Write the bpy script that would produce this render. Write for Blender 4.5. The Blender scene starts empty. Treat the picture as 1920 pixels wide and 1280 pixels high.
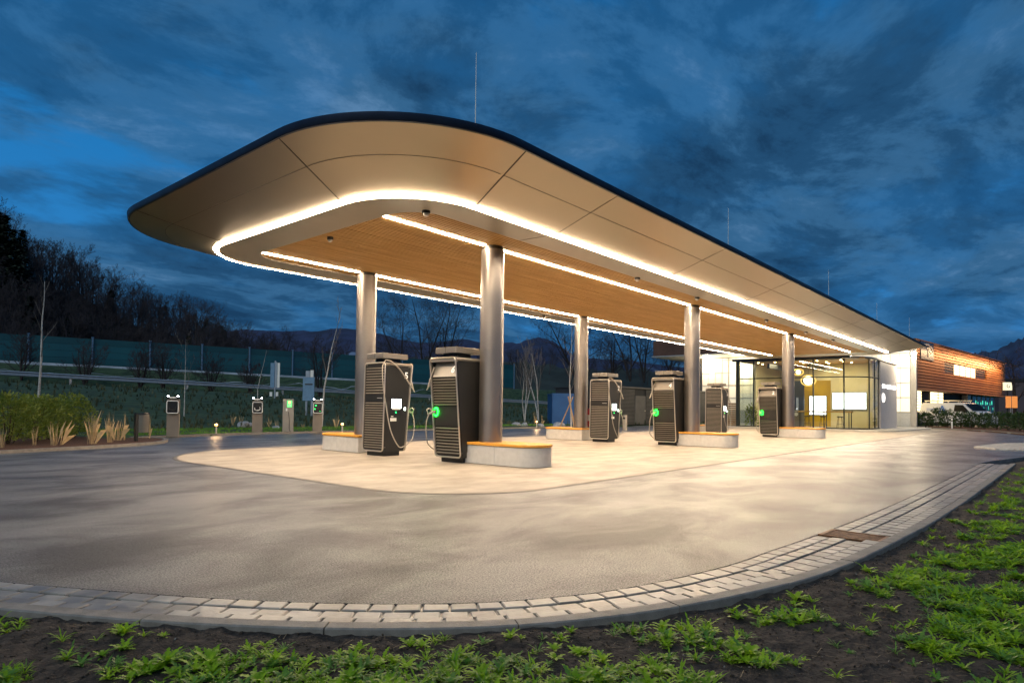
import bpy, bmesh, math, random
import numpy as np
from mathutils import Vector, Matrix
R_ = math.radians
PI = math.pi
S = bpy.context.scene
C = S.collection
random.seed(7)
rng = np.random.default_rng(7)

# ------------------------------------------------------------------ camera
CF = Vector((0.7588323, 0.6506144, 0.0295708)); CR = Vector((0.6506016, -0.7593341, 0.0113703)); CU = Vector((-0.0298518, -0.0106107, 0.9994980))
cam = bpy.data.objects.new('camera', bpy.data.cameras.new('camera')); C.objects.link(cam)
cam.matrix_world = Matrix(((CR.x, CU.x, -CF.x, 0), (CR.y, CU.y, -CF.y, 0), (CR.z, CU.z, -CF.z, 1.15), (0, 0, 0, 1)))
cam.data.sensor_width = 36; cam.data.lens = 36 * 1201.49 / 1920; cam.data.shift_y = 88.33 / 1920
cam.data.clip_start = 0.05; cam.data.clip_end = 9000
S.camera = cam

def at(px, py, dist):
    """world point seen at photo pixel (px,py) at a forward distance in metres"""
    d = CF + CR * ((px - 960) / 1201.49) - CU * ((py - 640 - 88.33) / 1201.49)
    return Vector((0, 0, 1.15)) + d * dist

# ------------------------------------------------------------------ world: dusk sky with clouds
w = bpy.data.worlds.new('World'); S.world = w; w.use_nodes = True
nt = w.node_tree; nt.nodes.clear()
def N(t, **k):
    n = nt.nodes.new(t)
    for a, v in k.items(): setattr(n, a, v)
    return n
def L(a, b): nt.links.new(a, b)
def mathn(op, a, b=None, c=None, clamp=False):
    n = N('ShaderNodeMath', operation=op); n.use_clamp = clamp
    for i, v in enumerate((a, b, c)):
        if v is None: continue
        if hasattr(v, 'links'): L(v, n.inputs[i])
        else: n.inputs[i].default_value = v
    return n.outputs[0]
def mixc(f, a, b, mode='MIX'):
    n = N('ShaderNodeMix', data_type='RGBA', blend_type=mode)
    for s, v in ((n.inputs[0], f), (n.inputs[6], a), (n.inputs[7], b)):
        if hasattr(v, 'links'): L(v, s)
        elif isinstance(v, (int, float)): s.default_value = v
        else: s.default_value = (*v, 1)
    return n.outputs[2]
def ramp(f, stops, interp='EASE'):
    n = N('ShaderNodeValToRGB'); n.color_ramp.interpolation = interp
    e = n.color_ramp.elements
    while len(e) < len(stops): e.new(0.5)
    for q, (p, c) in zip(e, stops): q.position = p; q.color = (*c, 1) if not isinstance(c, (int, float)) else (c, c, c, 1)
    L(f, n.inputs[0]); return n.outputs[0]
SKY_EXP = 0.86
tc = N('ShaderNodeTexCoord')
sky = N('ShaderNodeTexSky', sky_type='NISHITA'); sky.sun_disc = False
sky.sun_elevation = R_(-3.5); sky.sun_rotation = R_(100); sky.ozone_density = 4.0
sep = N('ShaderNodeSeparateXYZ'); L(tc.outputs['Generated'], sep.inputs[0])
zc = mathn('MAXIMUM', sep.outputs[2], 0.0)
den = mathn('ADD', zc, 0.16)
comb = N('ShaderNodeCombineXYZ'); L(mathn('DIVIDE', sep.outputs[0], den), comb.inputs[0]); L(mathn('DIVIDE', sep.outputs[1], den), comb.inputs[1])
mp = N('ShaderNodeMapping'); L(comb.outputs[0], mp.inputs[0])
mp.inputs['Rotation'].default_value = (0, 0, R_(38)); mp.inputs['Scale'].default_value = (0.80, 1.05, 1); mp.inputs['Location'].default_value = (3.3, 1.2, 0)
def noise(vec, scale, detail, rough, dist=0.0):
    n = N('ShaderNodeTexNoise'); n.inputs['Scale'].default_value = scale; n.inputs['Detail'].default_value = detail
    n.inputs['Roughness'].default_value = rough; n.inputs['Distortion'].default_value = dist; L(vec, n.inputs['Vector']); return n.outputs[0]
n1 = noise(mp.outputs[0], 1.15, 7, 0.55, 0.35)
n2 = noise(mp.outputs[0], 3.4, 8, 0.6, 0.3)
n3 = noise(mp.outputs[0], 0.5, 3, 0.5, 0.0)
cov = mathn('ADD', mathn('MULTIPLY', n1, 0.60), mathn('ADD', mathn('MULTIPLY', n2, 0.34), mathn('MULTIPLY', n3, 0.28)))
clear = ramp(zc, [(0.0, (0.030, 0.135, 0.34)), (0.14, (0.020, 0.160, 0.40)), (0.45, (0.006, 0.120, 0.33)), (1.0, (0.004, 0.050, 0.16))], 'LINEAR')
clear = mixc(1.0, clear, mixc(0.12, (0, 0, 0), sky.outputs[0]), 'ADD')
n4 = noise(mp.outputs[0], 1.9, 10, 0.66, 0.35)
cloud = ramp(n4, [(0.36, (0.007, 0.030, 0.072)), (0.46, (0.012, 0.052, 0.118)), (0.56, (0.026, 0.092, 0.19)), (0.70, (0.070, 0.160, 0.29))])
m = ramp(cov, [(0.44, 0.0), (0.54, 0.72), (0.66, 0.97)])
col = mixc(m, clear, cloud)
bg = N('ShaderNodeBackground'); L(col, bg.inputs[0]); bg.inputs[1].default_value = SKY_EXP
out = N('ShaderNodeOutputWorld'); L(bg.outputs[0], out.inputs[0])
# added fill: wide soft lamp from behind the camera, lifts weeds and background
sl = bpy.data.lights.new('fill_sun', 'SUN'); sl.energy = 0.75; sl.angle = R_(50); sl.color = (0.95, 1.0, 0.92)
fill_sun = bpy.data.objects.new('fill_sun', sl); C.objects.link(fill_sun); fill_sun.rotation_euler = (R_(50), 0, R_(-75))

S.view_settings.view_transform = 'Standard'; S.view_settings.look = 'None'; S.view_settings.gamma = 1; S.view_settings.exposure = 0.68
cy = S.cycles
cy.use_denoising = True; cy.max_bounces = 7; cy.diffuse_bounces = 3; cy.glossy_bounces = 4; cy.transmission_bounces = 4; cy.transparent_max_bounces = 12
cy.sample_clamp_indirect = 6; cy.caustics_reflective = False; cy.caustics_refractive = False; cy.use_light_tree = True; cy.use_adaptive_sampling = True; cy.adaptive_threshold = 0.015

# ------------------------------------------------------------------ materials
def mat(name, base=(.5, .5, .5), rough=.5, metal=0.0, emit=None, es=1.0, var=0.0, vscale=4.0, bump=0.0, bscale=40.0, coat=0.0, spec=.5, stretch=None, col2=None, rvar=0.0, trans=0.0, coord='Object', contrast=(.35, .65), island=0.0):
    m = bpy.data.materials.new(name); m.use_nodes = True
    if emit and es < 20: m.cycles.emission_sampling = 'NONE'
    elif name.startswith('led_'): m.cycles.emission_sampling = 'FRONT'
    nt = m.node_tree; b = nt.nodes['Principled BSDF']
    b.inputs['Base Color'].default_value = (*base, 1); b.inputs['Roughness'].default_value = rough; b.inputs['Metallic'].default_value = metal
    b.inputs['Specular IOR Level'].default_value = spec; b.inputs['Coat Weight'].default_value = coat
    if trans: b.inputs['Transmission Weight'].default_value = trans
    if emit: b.inputs['Emission Color'].default_value = (*emit, 1); b.inputs['Emission Strength'].default_value = es
    if var or col2 or bump or rvar:
        tcn = nt.nodes.new('ShaderNodeTexCoord'); src = tcn.outputs[coord]
        if stretch:
            mpn = nt.nodes.new('ShaderNodeMapping'); mpn.inputs['Scale'].default_value = stretch; nt.links.new(src, mpn.inputs[0]); src = mpn.outputs[0]
    if var or col2 or rvar:
        nz = nt.nodes.new('ShaderNodeTexNoise'); nz.inputs['Scale'].default_value = vscale; nz.inputs['Detail'].default_value = 6; nz.inputs['Roughness'].default_value = .6
        nt.links.new(src, nz.inputs['Vector'])
        rp = nt.nodes.new('ShaderNodeValToRGB'); rp.color_ramp.elements[0].position, rp.color_ramp.elements[1].position = contrast
        c2 = col2 if col2 else tuple(min(1, c * (1 + var)) for c in base); c1 = base if col2 else tuple(c * (1 - var) for c in base)
        rp.color_ramp.elements[0].color = (*c1, 1); rp.color_ramp.elements[1].color = (*c2, 1)
        nt.links.new(nz.outputs[0], rp.inputs[0])
        if var or col2: nt.links.new(rp.outputs[0], b.inputs['Base Color'])
        if rvar:
            mr = nt.nodes.new('ShaderNodeMapRange'); mr.inputs['From Min'].default_value = .3; mr.inputs['From Max'].default_value = .7
            mr.inputs['To Min'].default_value = max(0, rough - rvar); mr.inputs['To Max'].default_value = min(1, rough + rvar)
            nt.links.new(nz.outputs[0], mr.inputs[0]); nt.links.new(mr.outputs[0], b.inputs['Roughness'])
    if island:
        ge = nt.nodes.new('ShaderNodeNewGeometry'); mi_ = nt.nodes.new('ShaderNodeMapRange'); mi_.inputs['To Min'].default_value = 1 - island; mi_.inputs['To Max'].default_value = 1 + island; nt.links.new(ge.outputs['Random Per Island'], mi_.inputs[0])
        vm = nt.nodes.new('ShaderNodeVectorMath'); vm.operation = 'SCALE'; nt.links.new(mi_.outputs[0], vm.inputs['Scale'])
        if b.inputs['Base Color'].links: nt.links.new(b.inputs['Base Color'].links[0].from_socket, vm.inputs[0])
        else: vm.inputs[0].default_value = base
        nt.links.new(vm.outputs[0], b.inputs['Base Color'])
    if bump:
        nb = nt.nodes.new('ShaderNodeTexNoise'); nb.inputs['Scale'].default_value = bscale; nb.inputs['Detail'].default_value = 5
        nt.links.new(src, nb.inputs['Vector']); bn = nt.nodes.new('ShaderNodeBump'); bn.inputs['Strength'].default_value = bump; bn.inputs['Distance'].default_value = .02
        nt.links.new(nb.outputs[0], bn.inputs['Height']); nt.links.new(bn.outputs[0], b.inputs['Normal'])
    return m

WARM = (1.0, 0.78, 0.54)
M = {}
M['led'] = mat('led_diffuser', (.9, .85, .75), .5, emit=WARM, es=90)
M['led_in'] = mat('led_diffuser_inner', (.9, .85, .75), .5, emit=WARM, es=74)
M['soffit'] = mat('satin_bronze_panel', (.355, .305, .235), .35, .93, var=.03, vscale=.5, rvar=.03)
M['band'] = mat('satin_grey_band', (.46, .41, .34), .4, .6, var=.04, vscale=.6)
M['joint'] = mat('dark_joint', (.03, .025, .02), .7)
M['fascia'] = mat('anthracite_fascia', (.035, .045, .075), .32, .6, var=.15, vscale=2)
M['wood'] = mat('larch_slats', (.54, .30, .085), .5, col2=(.66, .40, .14), vscale=3.0, stretch=(.25, 1.1, 1.1), island=.03)
M['woodback'] = mat('dark_wood_backing', (.27, .135, .035), .7)
M['benchwood'] = mat('oiled_oak_bench_top', (.66, .30, .035), .45, col2=(.75, .37, .06), vscale=4, stretch=(9, .8, 9), coat=.2)
M['column'] = mat('satin_steel_column', (.34, .31, .285), .36, .85, var=.05, vscale=1.5, rvar=.05)
M['collar'] = mat('dark_collar', (.06, .055, .05), .5, .5)
M['concrete'] = mat('bench_concrete', (.60, .58, .55), .75, var=.07, vscale=7, bump=.25, bscale=70)
M['dark'] = mat('charger_charcoal_paint', (.028, .028, .027), .38, .2, var=.12, vscale=2.0, rvar=.06)
M['louvre'] = mat('charger_louvre_metal', (.30, .275, .24), .42, .7, var=.06)
M['void'] = mat('dark_void', (.006, .006, .006), .8)
M['trim'] = mat('bright_edge_trim', (.72, .66, .58), .3, .8)
M['hood'] = mat('grey_hood_panel', (.33, .305, .27), .4, .4, var=.05)
M['white'] = mat('white_lettering', (.85, .83, .8), .5, emit=(1, .95, .88), es=.25)
M['label'] = mat('white_label', (.8, .8, .78), .5, var=.05)
M['screen'] = mat('lit_screen', (.8, .8, .8), .2, emit=(.86, 1.0, .86), es=5)
M['black'] = mat('black_plastic', (.012, .012, .012), .35, var=.1)
M['green'] = mat('green_status_light', (.0, .5, .05), .4, emit=(.01, 1.0, .03), es=9)
M['greensoft'] = mat('green_led', (.0, .5, .05), .4, emit=(.02, 1.0, .15), es=3)
M['cable'] = mat('grey_cable', (.42, .38, .33), .45, .2, var=.05)
M['cabledark'] = mat('black_cable', (.03, .03, .03), .45, var=.05)
M['pylon'] = mat('taupe_pylon', (.20, .175, .15), .5, .3, var=.06)
M['steel'] = mat('galvanised_steel', (.45, .48, .52), .38, .85, var=.08, vscale=3)
M['red'] = mat('red_paint', (.55, .02, .015), .35, var=.08)
M['orange'] = mat('orange_panel', (.75, .24, .06), .5, emit=(1, .35, .08), es=.35, var=.05)

def leafy(m, f=.45):
    nt = m.node_tree; b = nt.nodes['Principled BSDF']; o = nt.nodes['Material Output']; tr = nt.nodes.new('ShaderNodeBsdfTranslucent'); mx = nt.nodes.new('ShaderNodeMixShader'); mx.inputs[0].default_value = f
    if b.inputs['Base Color'].links: nt.links.new(b.inputs['Base Color'].links[0].from_socket, tr.inputs[0])
    nt.links.new(b.outputs[0], mx.inputs[1]); nt.links.new(tr.outputs[0], mx.inputs[2]); nt.links.new(mx.outputs[0], o.inputs[0]); return m
# ------------------------------------------------------------------ mesh helpers
class MB:
    def __init__(s): s.v = []; s.f = []; s.mi = []
    def add(s, vs, fs, mi=0):
        o = len(s.v); s.v += [tuple(p) for p in vs]; s.f += [tuple(i + o for i in f) for f in fs]; s.mi += [mi] * len(fs); return s
    def box(s, x0, x1, y0, y1, z0, z1, mi=0):
        vs = [(x, y, z) for z in (z0, z1) for y in (y0, y1) for x in (x0, x1)]
        return s.add(vs, [(0, 2, 3, 1), (4, 5, 7, 6), (0, 1, 5, 4), (2, 6, 7, 3), (0, 4, 6, 2), (1, 3, 7, 5)], mi)
    def obox(s, c, ux, uy, uz, hx, hy, hz, mi=0):
        c = Vector(c); ux, uy, uz = Vector(ux), Vector(uy), Vector(uz)
        vs = [c + ux * (a * hx) + uy * (b * hy) + uz * (d * hz) for d in (-1, 1) for b in (-1, 1) for a in (-1, 1)]
        return s.add(vs, [(0, 2, 3, 1), (4, 5, 7, 6), (0, 1, 5, 4), (2, 6, 7, 3), (0, 4, 6, 2), (1, 3, 7, 5)], mi)
    def bar(s, a, b, wdt, h, mi=0, up=(0, 0, 1)):
        a, b = Vector(a), Vector(b); d = b - a; l = d.length; d.normalize(); u = Vector(up); sd = d.cross(u)
        if sd.length < 1e-4: sd = d.cross(Vector((1, 0, 0)))
        sd.normalize(); u = sd.cross(d)
        return s.obox((a + b) / 2, d, sd, u, l / 2, wdt / 2, h / 2, mi)
    def tube(s, pts, r, n=8, mi=0, closed=False, caps=True):
        P = [Vector(p) for p in pts]; k = len(P); rr = r if hasattr(r, '__len__') else [r] * k; rings = []
        ref = None
        for i, p in enumerate(P):
            if closed: d = P[(i + 1) % k] - P[i - 1]
            else: d = P[min(i + 1, k - 1)] - P[max(i - 1, 0)]
            d.normalize()
            if ref is None: ref = d.orthogonal().normalized()
            ref = (ref - d * ref.dot(d))
            if ref.length < 1e-5: ref = d.orthogonal()
            ref.normalize(); q = d.cross(ref)
            rings.append([p + (ref * math.cos(2 * PI * j / n) + q * math.sin(2 * PI * j / n)) * rr[i] for j in range(n)])
        vs = [v for rg in rings for v in rg]; fs = []
        for i in range(k if closed else k - 1):
            i2 = (i + 1) % k
            for j in range(n): fs.append((i * n + j, i * n + (j + 1) % n, i2 * n + (j + 1) % n, i2 * n + j))
        if caps and not closed: fs.append(tuple(range(n - 1, -1, -1))); fs.append(tuple((k - 1) * n + j for j in range(n)))
        return s.add(vs, fs, mi)
    def cyl(s, c, r, z0, z1, n=24, mi=0, r2=None):
        r2 = r if r2 is None else r2
        vs = [(c[0] + r * math.cos(2 * PI * j / n), c[1] + r * math.sin(2 * PI * j / n), z0) for j in range(n)] + [(c[0] + r2 * math.cos(2 * PI * j / n), c[1] + r2 * math.sin(2 * PI * j / n), z1) for j in range(n)]
        fs = [(j, (j + 1) % n, n + (j + 1) % n, n + j) for j in range(n)] + [tuple(range(n - 1, -1, -1)), tuple(range(n, 2 * n))]
        return s.add(vs, fs, mi)
    def lathe(s, c, prof, n=24, mi=0):
        vs = [(c[0] + r * math.cos(2 * PI * j / n), c[1] + r * math.sin(2 * PI * j / n), c[2] + z) for r, z in prof for j in range(n)]
        fs = [(i * n + j, i * n + (j + 1) % n, (i + 1) * n + (j + 1) % n, (i + 1) * n + j) for i in range(len(prof) - 1) for j in range(n)]
        fs += [tuple(range(n - 1, -1, -1)), tuple((len(prof) - 1) * n + j for j in range(n))]
        return s.add(vs, fs, mi)
    def prism(s, poly, z0, z1, mi=0, bevel=0.0):
        n = len(poly)
        if bevel:
            cx = sum(p[0] for p in poly) / n; cyy = sum(p[1] for p in poly) / n
            ins = inset(poly, bevel)
            vs = [(x, y, z0) for x, y in poly] + [(x, y, z1 - bevel) for x, y in poly] + [(x, y, z1) for x, y in ins]
            fs = [tuple(range(n - 1, -1, -1)), tuple(range(2 * n, 3 * n))]
            for k in (0, 1): fs += [(k * n + j, k * n + (j + 1) % n, (k + 1) * n + (j + 1) % n, (k + 1) * n + j) for j in range(n)]
        else:
            vs = [(x, y, z0) for x, y in poly] + [(x, y, z1) for x, y in poly]
            fs = [tuple(range(n - 1, -1, -1)), tuple(range(n, 2 * n))] + [(j, (j + 1) % n, n + (j + 1) % n, n + j) for j in range(n)]
        return s.add(vs, fs, mi)
    def loft(s, rings, mi=0, flip=False):
        n = len(rings[0]); vs = [p for r in rings for p in r]; fs = []
        for i in range(len(rings) - 1):
            for j in range(n):
                f = (i * n + j, i * n + (j + 1) % n, (i + 1) * n + (j + 1) % n, (i + 1) * n + j)
                fs.append(f[::-1] if flip else f)
        return s.add(vs, fs, mi)
    def build(s, name, mats, parent=None, loc=None, smooth=True, shift=None):
        if shift is not None: s.v = [(x - shift[0], y - shift[1], z - shift[2]) for x, y, z in s.v]
        me = bpy.data.meshes.new(name); me.from_pydata(s.v, [], s.f)
        for mm in (mats if isinstance(mats, (list, tuple)) else [mats]): me.materials.append(M[mm] if isinstance(mm, str) else mm)
        me.polygons.foreach_set('material_index', s.mi)
        if smooth:
            me.polygons.foreach_set('use_smooth', [True] * len(s.f)); me.set_sharp_from_angle(angle=R_(32))
        me.update(); o = bpy.data.objects.new(name, me); C.objects.link(o)
        if parent is not None: o.parent = parent
        if loc is not None: o.location = loc
        return o
def inset(poly, d):
    n = len(poly); out = []
    for i in range(n):
        a, b, c = Vector(poly[i - 1]), Vector(poly[i]), Vector(poly[(i + 1) % n])
        e1 = (b - a).normalized(); e2 = (c - b).normalized(); n1 = Vector((-e1.y, e1.x)); n2 = Vector((-e2.y, e2.x)); bi = n1 + n2
        if bi.length < 1e-6: bi = n1
        bi.normalize(); out.append(tuple(b + bi * d / max(.4, bi.dot(n1))))
    return out
def rrect(x0, x1, y0, y1, r, n=14):
    """CCW from the corner (x0,y0)"""
    pts = []
    rs = r if isinstance(r, (list, tuple)) else [r] * 4
    for k, (cx, cyy, a0) in enumerate(((x0, y0, PI), (x1, y0, 1.5 * PI), (x1, y1, 0), (x0, y1, .5 * PI))):
        rr = rs[k]; ox = cx + (rr if cx == x0 else -rr); oy = cyy + (rr if cyy == y0 else -rr)
        for i in range(n + 1): a = a0 + .5 * PI * i / n; pts.append((ox + rr * math.cos(a), oy + rr * math.sin(a)))
    return pts
def ring3(p, z): return [(x, y, z) for x, y in p]
def tag(o, label=None, cat=None, group=None, kind=None):
    if label: o['label'] = label
    if cat: o['category'] = cat
    if group: o['group'] = group
    if kind: o['kind'] = kind
    return o
def thing(name, label, cat, loc=(0, 0, 0), rotz=0, group=None):
    o = bpy.data.objects.new(name, None); C.objects.link(o); o.location = loc; o.rotation_euler = (0, 0, rotz); o.empty_display_size = .1
    return tag(o, label, cat, group)
def copy_tree(o, parent=None):
    c = o.copy(); C.objects.link(c); c.parent = parent
    for ch in list(o.children): copy_tree(ch, c)
    return c
def struct(o): o['kind'] = 'structure'; return o
def np_mesh(name, V, F, mats, mi=None, smooth=False):
    """V (n,3) array, F (m,k) array with constant k"""
    me = bpy.data.meshes.new(name); V = np.asarray(V, np.float32); F = np.asarray(F, np.int32); k = F.shape[1]
    me.vertices.add(len(V)); me.vertices.foreach_set('co', V.ravel()); me.loops.add(F.size); me.loops.foreach_set('vertex_index', F.ravel())
    me.polygons.add(len(F)); me.polygons.foreach_set('loop_start', np.arange(len(F), dtype=np.int32) * k)
    try: me.polygons.foreach_set('loop_total', np.full(len(F), k, np.int32))
    except Exception: pass
    for mm in (mats if isinstance(mats, (list, tuple)) else [mats]): me.materials.append(M[mm] if isinstance(mm, str) else mm)
    if mi is not None: me.polygons.foreach_set('material_index', np.asarray(mi, np.int32))
    if smooth: me.polygons.foreach_set('use_smooth', np.ones(len(F), bool))
    me.update(calc_edges=True); me.validate(); return me
def np_obj(name, me, parent=None, loc=None):
    o = bpy.data.objects.new(name, me); C.objects.link(o)
    if parent is not None: o.parent = parent
    if loc is not None: o.location = loc
    return o
def text_mesh(txt, size, depth=.004, bold=0.0):
    cu = bpy.data.curves.new('t', 'FONT'); cu.body = txt; cu.size = size; cu.extrude = depth; cu.offset = bold; cu.align_x = 'CENTER'; cu.align_y = 'CENTER'; cu.resolution_u = 4
    o = bpy.data.objects.new('t', cu); C.objects.link(o); dg = bpy.context.evaluated_depsgraph_get(); dg.update()
    me = bpy.data.meshes.new_from_object(o.evaluated_get(dg)); bpy.data.objects.remove(o); return me
def text_obj(name, txt, size, m, parent, loc, right, up, bold=0.0, depth=.004):
    me = text_mesh(txt, size, depth, bold); me.materials.clear(); me.materials.append(M[m] if isinstance(m, str) else m)
    o = bpy.data.objects.new(name, me); C.objects.link(o); o.parent = parent
    r, u = Vector(right).normalized(), Vector(up).normalized(); nn = r.cross(u)
    o.matrix_local = Matrix.Translation(loc) @ Matrix((r, u, nn)).transposed().to_4x4()
    return o

#@GROUND
# ------------------------------------------------------------------ ground
def wet_asphalt():
    m = bpy.data.materials.new('wet_asphalt'); m.use_nodes = True; nt = m.node_tree; b = nt.nodes['Principled BSDF']
    def nn(t): return nt.nodes.new(t)
    tcn = nn('ShaderNodeTexCoord'); O = tcn.outputs['Object']
    def nz(sc, det, ro, st=None, dist=0):
        n = nn('ShaderNodeTexNoise'); n.inputs['Scale'].default_value = sc; n.inputs['Detail'].default_value = det; n.inputs['Roughness'].default_value = ro; n.inputs['Distortion'].default_value = dist
        if st:
            mpn = nn('ShaderNodeMapping'); mpn.inputs['Scale'].default_value = st; mpn.inputs['Rotation'].default_value = (0, 0, R_(12)); nt.links.new(O, mpn.inputs[0]); nt.links.new(mpn.outputs[0], n.inputs['Vector'])
        else: nt.links.new(O, n.inputs['Vector'])
        return n.outputs[0]
    def rmp(f, stops):
        n = nn('ShaderNodeValToRGB'); e = n.color_ramp.elements
        while len(e) < len(stops): e.new(.5)
        for q, (p, c) in zip(e, stops): q.position = p; q.color = (c, c, c, 1) if isinstance(c, (int, float)) else (*c, 1)
        nt.links.new(f, n.inputs[0]); return n.outputs[0]
    big = nz(.75, 5, .62, (.8, 1.3, 1), .5); fine = nz(72, 3, .8); mid = nz(7, 4, .6)
    wetp = rmp(big, [(.36, 0.0), (.62, 1.0)])
    base = nn('ShaderNodeMix'); base.data_type = 'RGBA'; nt.links.new(wetp, base.inputs[0])
    nt.links.new(rmp(fine, [(.40, (.008, .008, .010)), (.60, (.075, .068, .070))]), base.inputs[6]); nt.links.new(rmp(fine, [(.42, (.018, .018, .018)), (.58, (.30, .29, .28))]), base.inputs[7])
    nt.links.new(base.outputs[2], b.inputs['Base Color'])
    mr = nn('ShaderNodeMapRange'); mr.inputs['To Min'].default_value = .34; mr.inputs['To Max'].default_value = .48; nt.links.new(wetp, mr.inputs[0]); nt.links.new(mr.outputs[0], b.inputs['Roughness']); nt.links.new(rmp(wetp, [(0.0, .12), (1.0, 1.0)]), b.inputs['Coat Weight']); b.inputs['Coat Roughness'].default_value = .31
    ms = nn('ShaderNodeMapRange'); ms.inputs['From Min'].default_value = .38; ms.inputs['From Max'].default_value = .62; ms.inputs['To Min'].default_value = .12; ms.inputs['To Max'].default_value = 1.0; nt.links.new(fine, ms.inputs[0]); nt.links.new(ms.outputs[0], b.inputs['Specular IOR Level'])
    ad = nn('ShaderNodeMath'); ad.operation = 'MULTIPLY_ADD'; nt.links.new(mid, ad.inputs[0]); ad.inputs[1].default_value = .35; nt.links.new(fine, ad.inputs[2])
    bp = nn('ShaderNodeBump'); bp.inputs['Strength'].default_value = .8; bp.inputs['Distance'].default_value = .017; nt.links.new(ad.outputs[0], bp.inputs['Height']); nt.links.new(bp.outputs[0], b.inputs['Normal']); nt.links.new(bp.outputs[0], b.inputs['Coat Normal'])
    return m
M['asphalt'] = wet_asphalt()
M['apron'] = mat('light_concrete_apron', (.25, .215, .175), .6, col2=(.44, .385, .32), vscale=1.6, stretch=(.75, 1.25, 1), bump=.2, bscale=90, rvar=.08)
M['pave'] = mat('pale_paving', (.50, .47, .42), .6, var=.1, vscale=2)
M['kerb'] = mat('granite_kerb', (.21, .19, .17), .6, var=.2, vscale=9, bump=.3, bscale=120)
M['sett'] = mat('wet_granite_setts', (.17, .155, .14), .38, col2=(.34, .31, .275), vscale=4, bump=.12, bscale=35, rvar=.08, spec=.5, island=.30)
M['gutter'] = mat('wet_joint_mortar', (.02, .018, .016), .30, var=.3, vscale=8, spec=.8)
M['grass'] = mat('lawn_base', (.022, .050, .012), .9, col2=(.05, .10, .02), vscale=3, bump=.6, bscale=25)
M['bank'] = mat('embankment_grass', (.010, .032, .016), .95, col2=(.05, .09, .04), vscale=1.3, bump=1.0, bscale=4, stretch=(1, 2.5, 1))
M['soil'] = mat('dark_topsoil', (.014, .010, .008), .95, col2=(.075, .055, .042), vscale=14, bump=1.0, bscale=45, contrast=(.4, .72))
M['mulch'] = mat('bark_mulch', (.06, .025, .012), .95, col2=(.14, .06, .03), vscale=22, bump=1.0, bscale=50)

g = MB(); g.add([(-4000, -4000, -.35), (4000, -4000, -.35), (4000, 4000, -.35), (-4000, 4000, -.35)], [(0, 1, 2, 3)])
struct(g.build('ground', 'bank'))
# curved kerb line of the foreground (outer edge of the kerb), left to right
KO = [(-1.6, 11.0), (-.9, 8.6), (-.25, 6.8), (.35, 5.4), (.86, 4.42), (1.36, 3.56), (1.78, 2.96), (2.14, 2.54), (2.56, 2.16), (3.2, 1.78), (3.97, 1.48), (4.98, 1.24), (6.58, 1.09), (8.94, .97), (13.2, .87), (18.3, .78)]
def spline(pts, step):
    P = [Vector(p) for p in pts]; out = []
    for i in range(len(P) - 1):
        p0, p1, p2, p3 = P[max(i - 1, 0)], P[i], P[i + 1], P[min(i + 2, len(P) - 1)]
        for k in range(20):
            t = k / 20; out.append(.5 * ((2 * p1) + (p2 - p0) * t + (2 * p0 - 5 * p1 + 4 * p2 - p3) * t * t + (3 * p1 - p0 - 3 * p2 + p3) * t ** 3))
    out.append(P[-1])
    d = [0]
    for a, b in zip(out, out[1:]): d.append(d[-1] + (b - a).length)
    n = int(d[-1] / step); res = []; j = 0
    for i in range(n + 1):
        s = d[-1] * i / n
        while j < len(d) - 2 and d[j + 1] < s: j += 1
        t = (s - d[j]) / max(1e-9, d[j + 1] - d[j]); res.append(out[j].lerp(out[j + 1], t))
    return res
KL = spline(KO, .05)
KS = [.05 * i for i in range(len(KL))]
def knorm(i):
    a, b = KL[max(i - 2, 0)], KL[min(i + 2, len(KL) - 1)]; d = (b - a).normalized(); return Vector((-d.y, d.x)), d      # normal towards the road
# smoothly curved frame (kerb side -> road)
def kpt(s, off):
    x = max(0, min(len(KL) - 1.001, s / .05)); i = int(x); t = x - i
    p = KL[i].lerp(KL[i + 1], t); n0, _ = knorm(i); n1, _ = knorm(i + 1); n = n0.lerp(n1, t).normalized(); return p + n * off
SMAX = KS[-1] - .01
def awid(s):                                    # kerb outer edge -> asphalt edge
    x = kpt(s, 0).x
    return .50 if x < 3.3 else min(.64, .50 + (x - 3.3) * .07)
# asphalt sheet
edge = [kpt(s, awid(s)) for s in np.arange(0, SMAX, .2)]
poly = [(p.x, p.y) for p in edge] + [(19.5, 1.25), (26, -.2), (60, -12), (75, 0), (75, 21.8), (40, 22.0), (24, 23.0), (16, 23.6), (12, 23.7), (9.0, 23.0), (8.0, 22.4), (7.1, 21.9), (4, 24), (-12, 24), (-14, 12)]
g = MB(); g.prism(poly, -.20, 0.0); struct(g.build('road', 'asphalt', smooth=False))
# concrete apron under the canopy
ap = rrect(5.50, 53.0, 5.62, 16.25, [1.7, 1.0, 1.0, 3.2], 16)
g = MB(); g.prism(ap, -.19, .006); struct(g.build('concrete_apron', 'apron', smooth=False))
g = MB(); g.prism(inset(ap, -.09), -.188, .003); M['damp'] = mat('damp_tar_border', (.11, .098, .085), .5, var=.4, vscale=3); struct(g.build('apron_joint', 'damp', smooth=False))
# raised walk round the pavilion
wk = [(41.3, 9.2), (41.6, 8.0), (43.2, 7.2), (46, 7.0), (54.5, 6.9), (54.5, 20), (41.3, 20)]
g = MB(); g.prism(wk, -.1, .07, bevel=.02); struct(g.build('pavement', 'pave', smooth=False))

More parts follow.
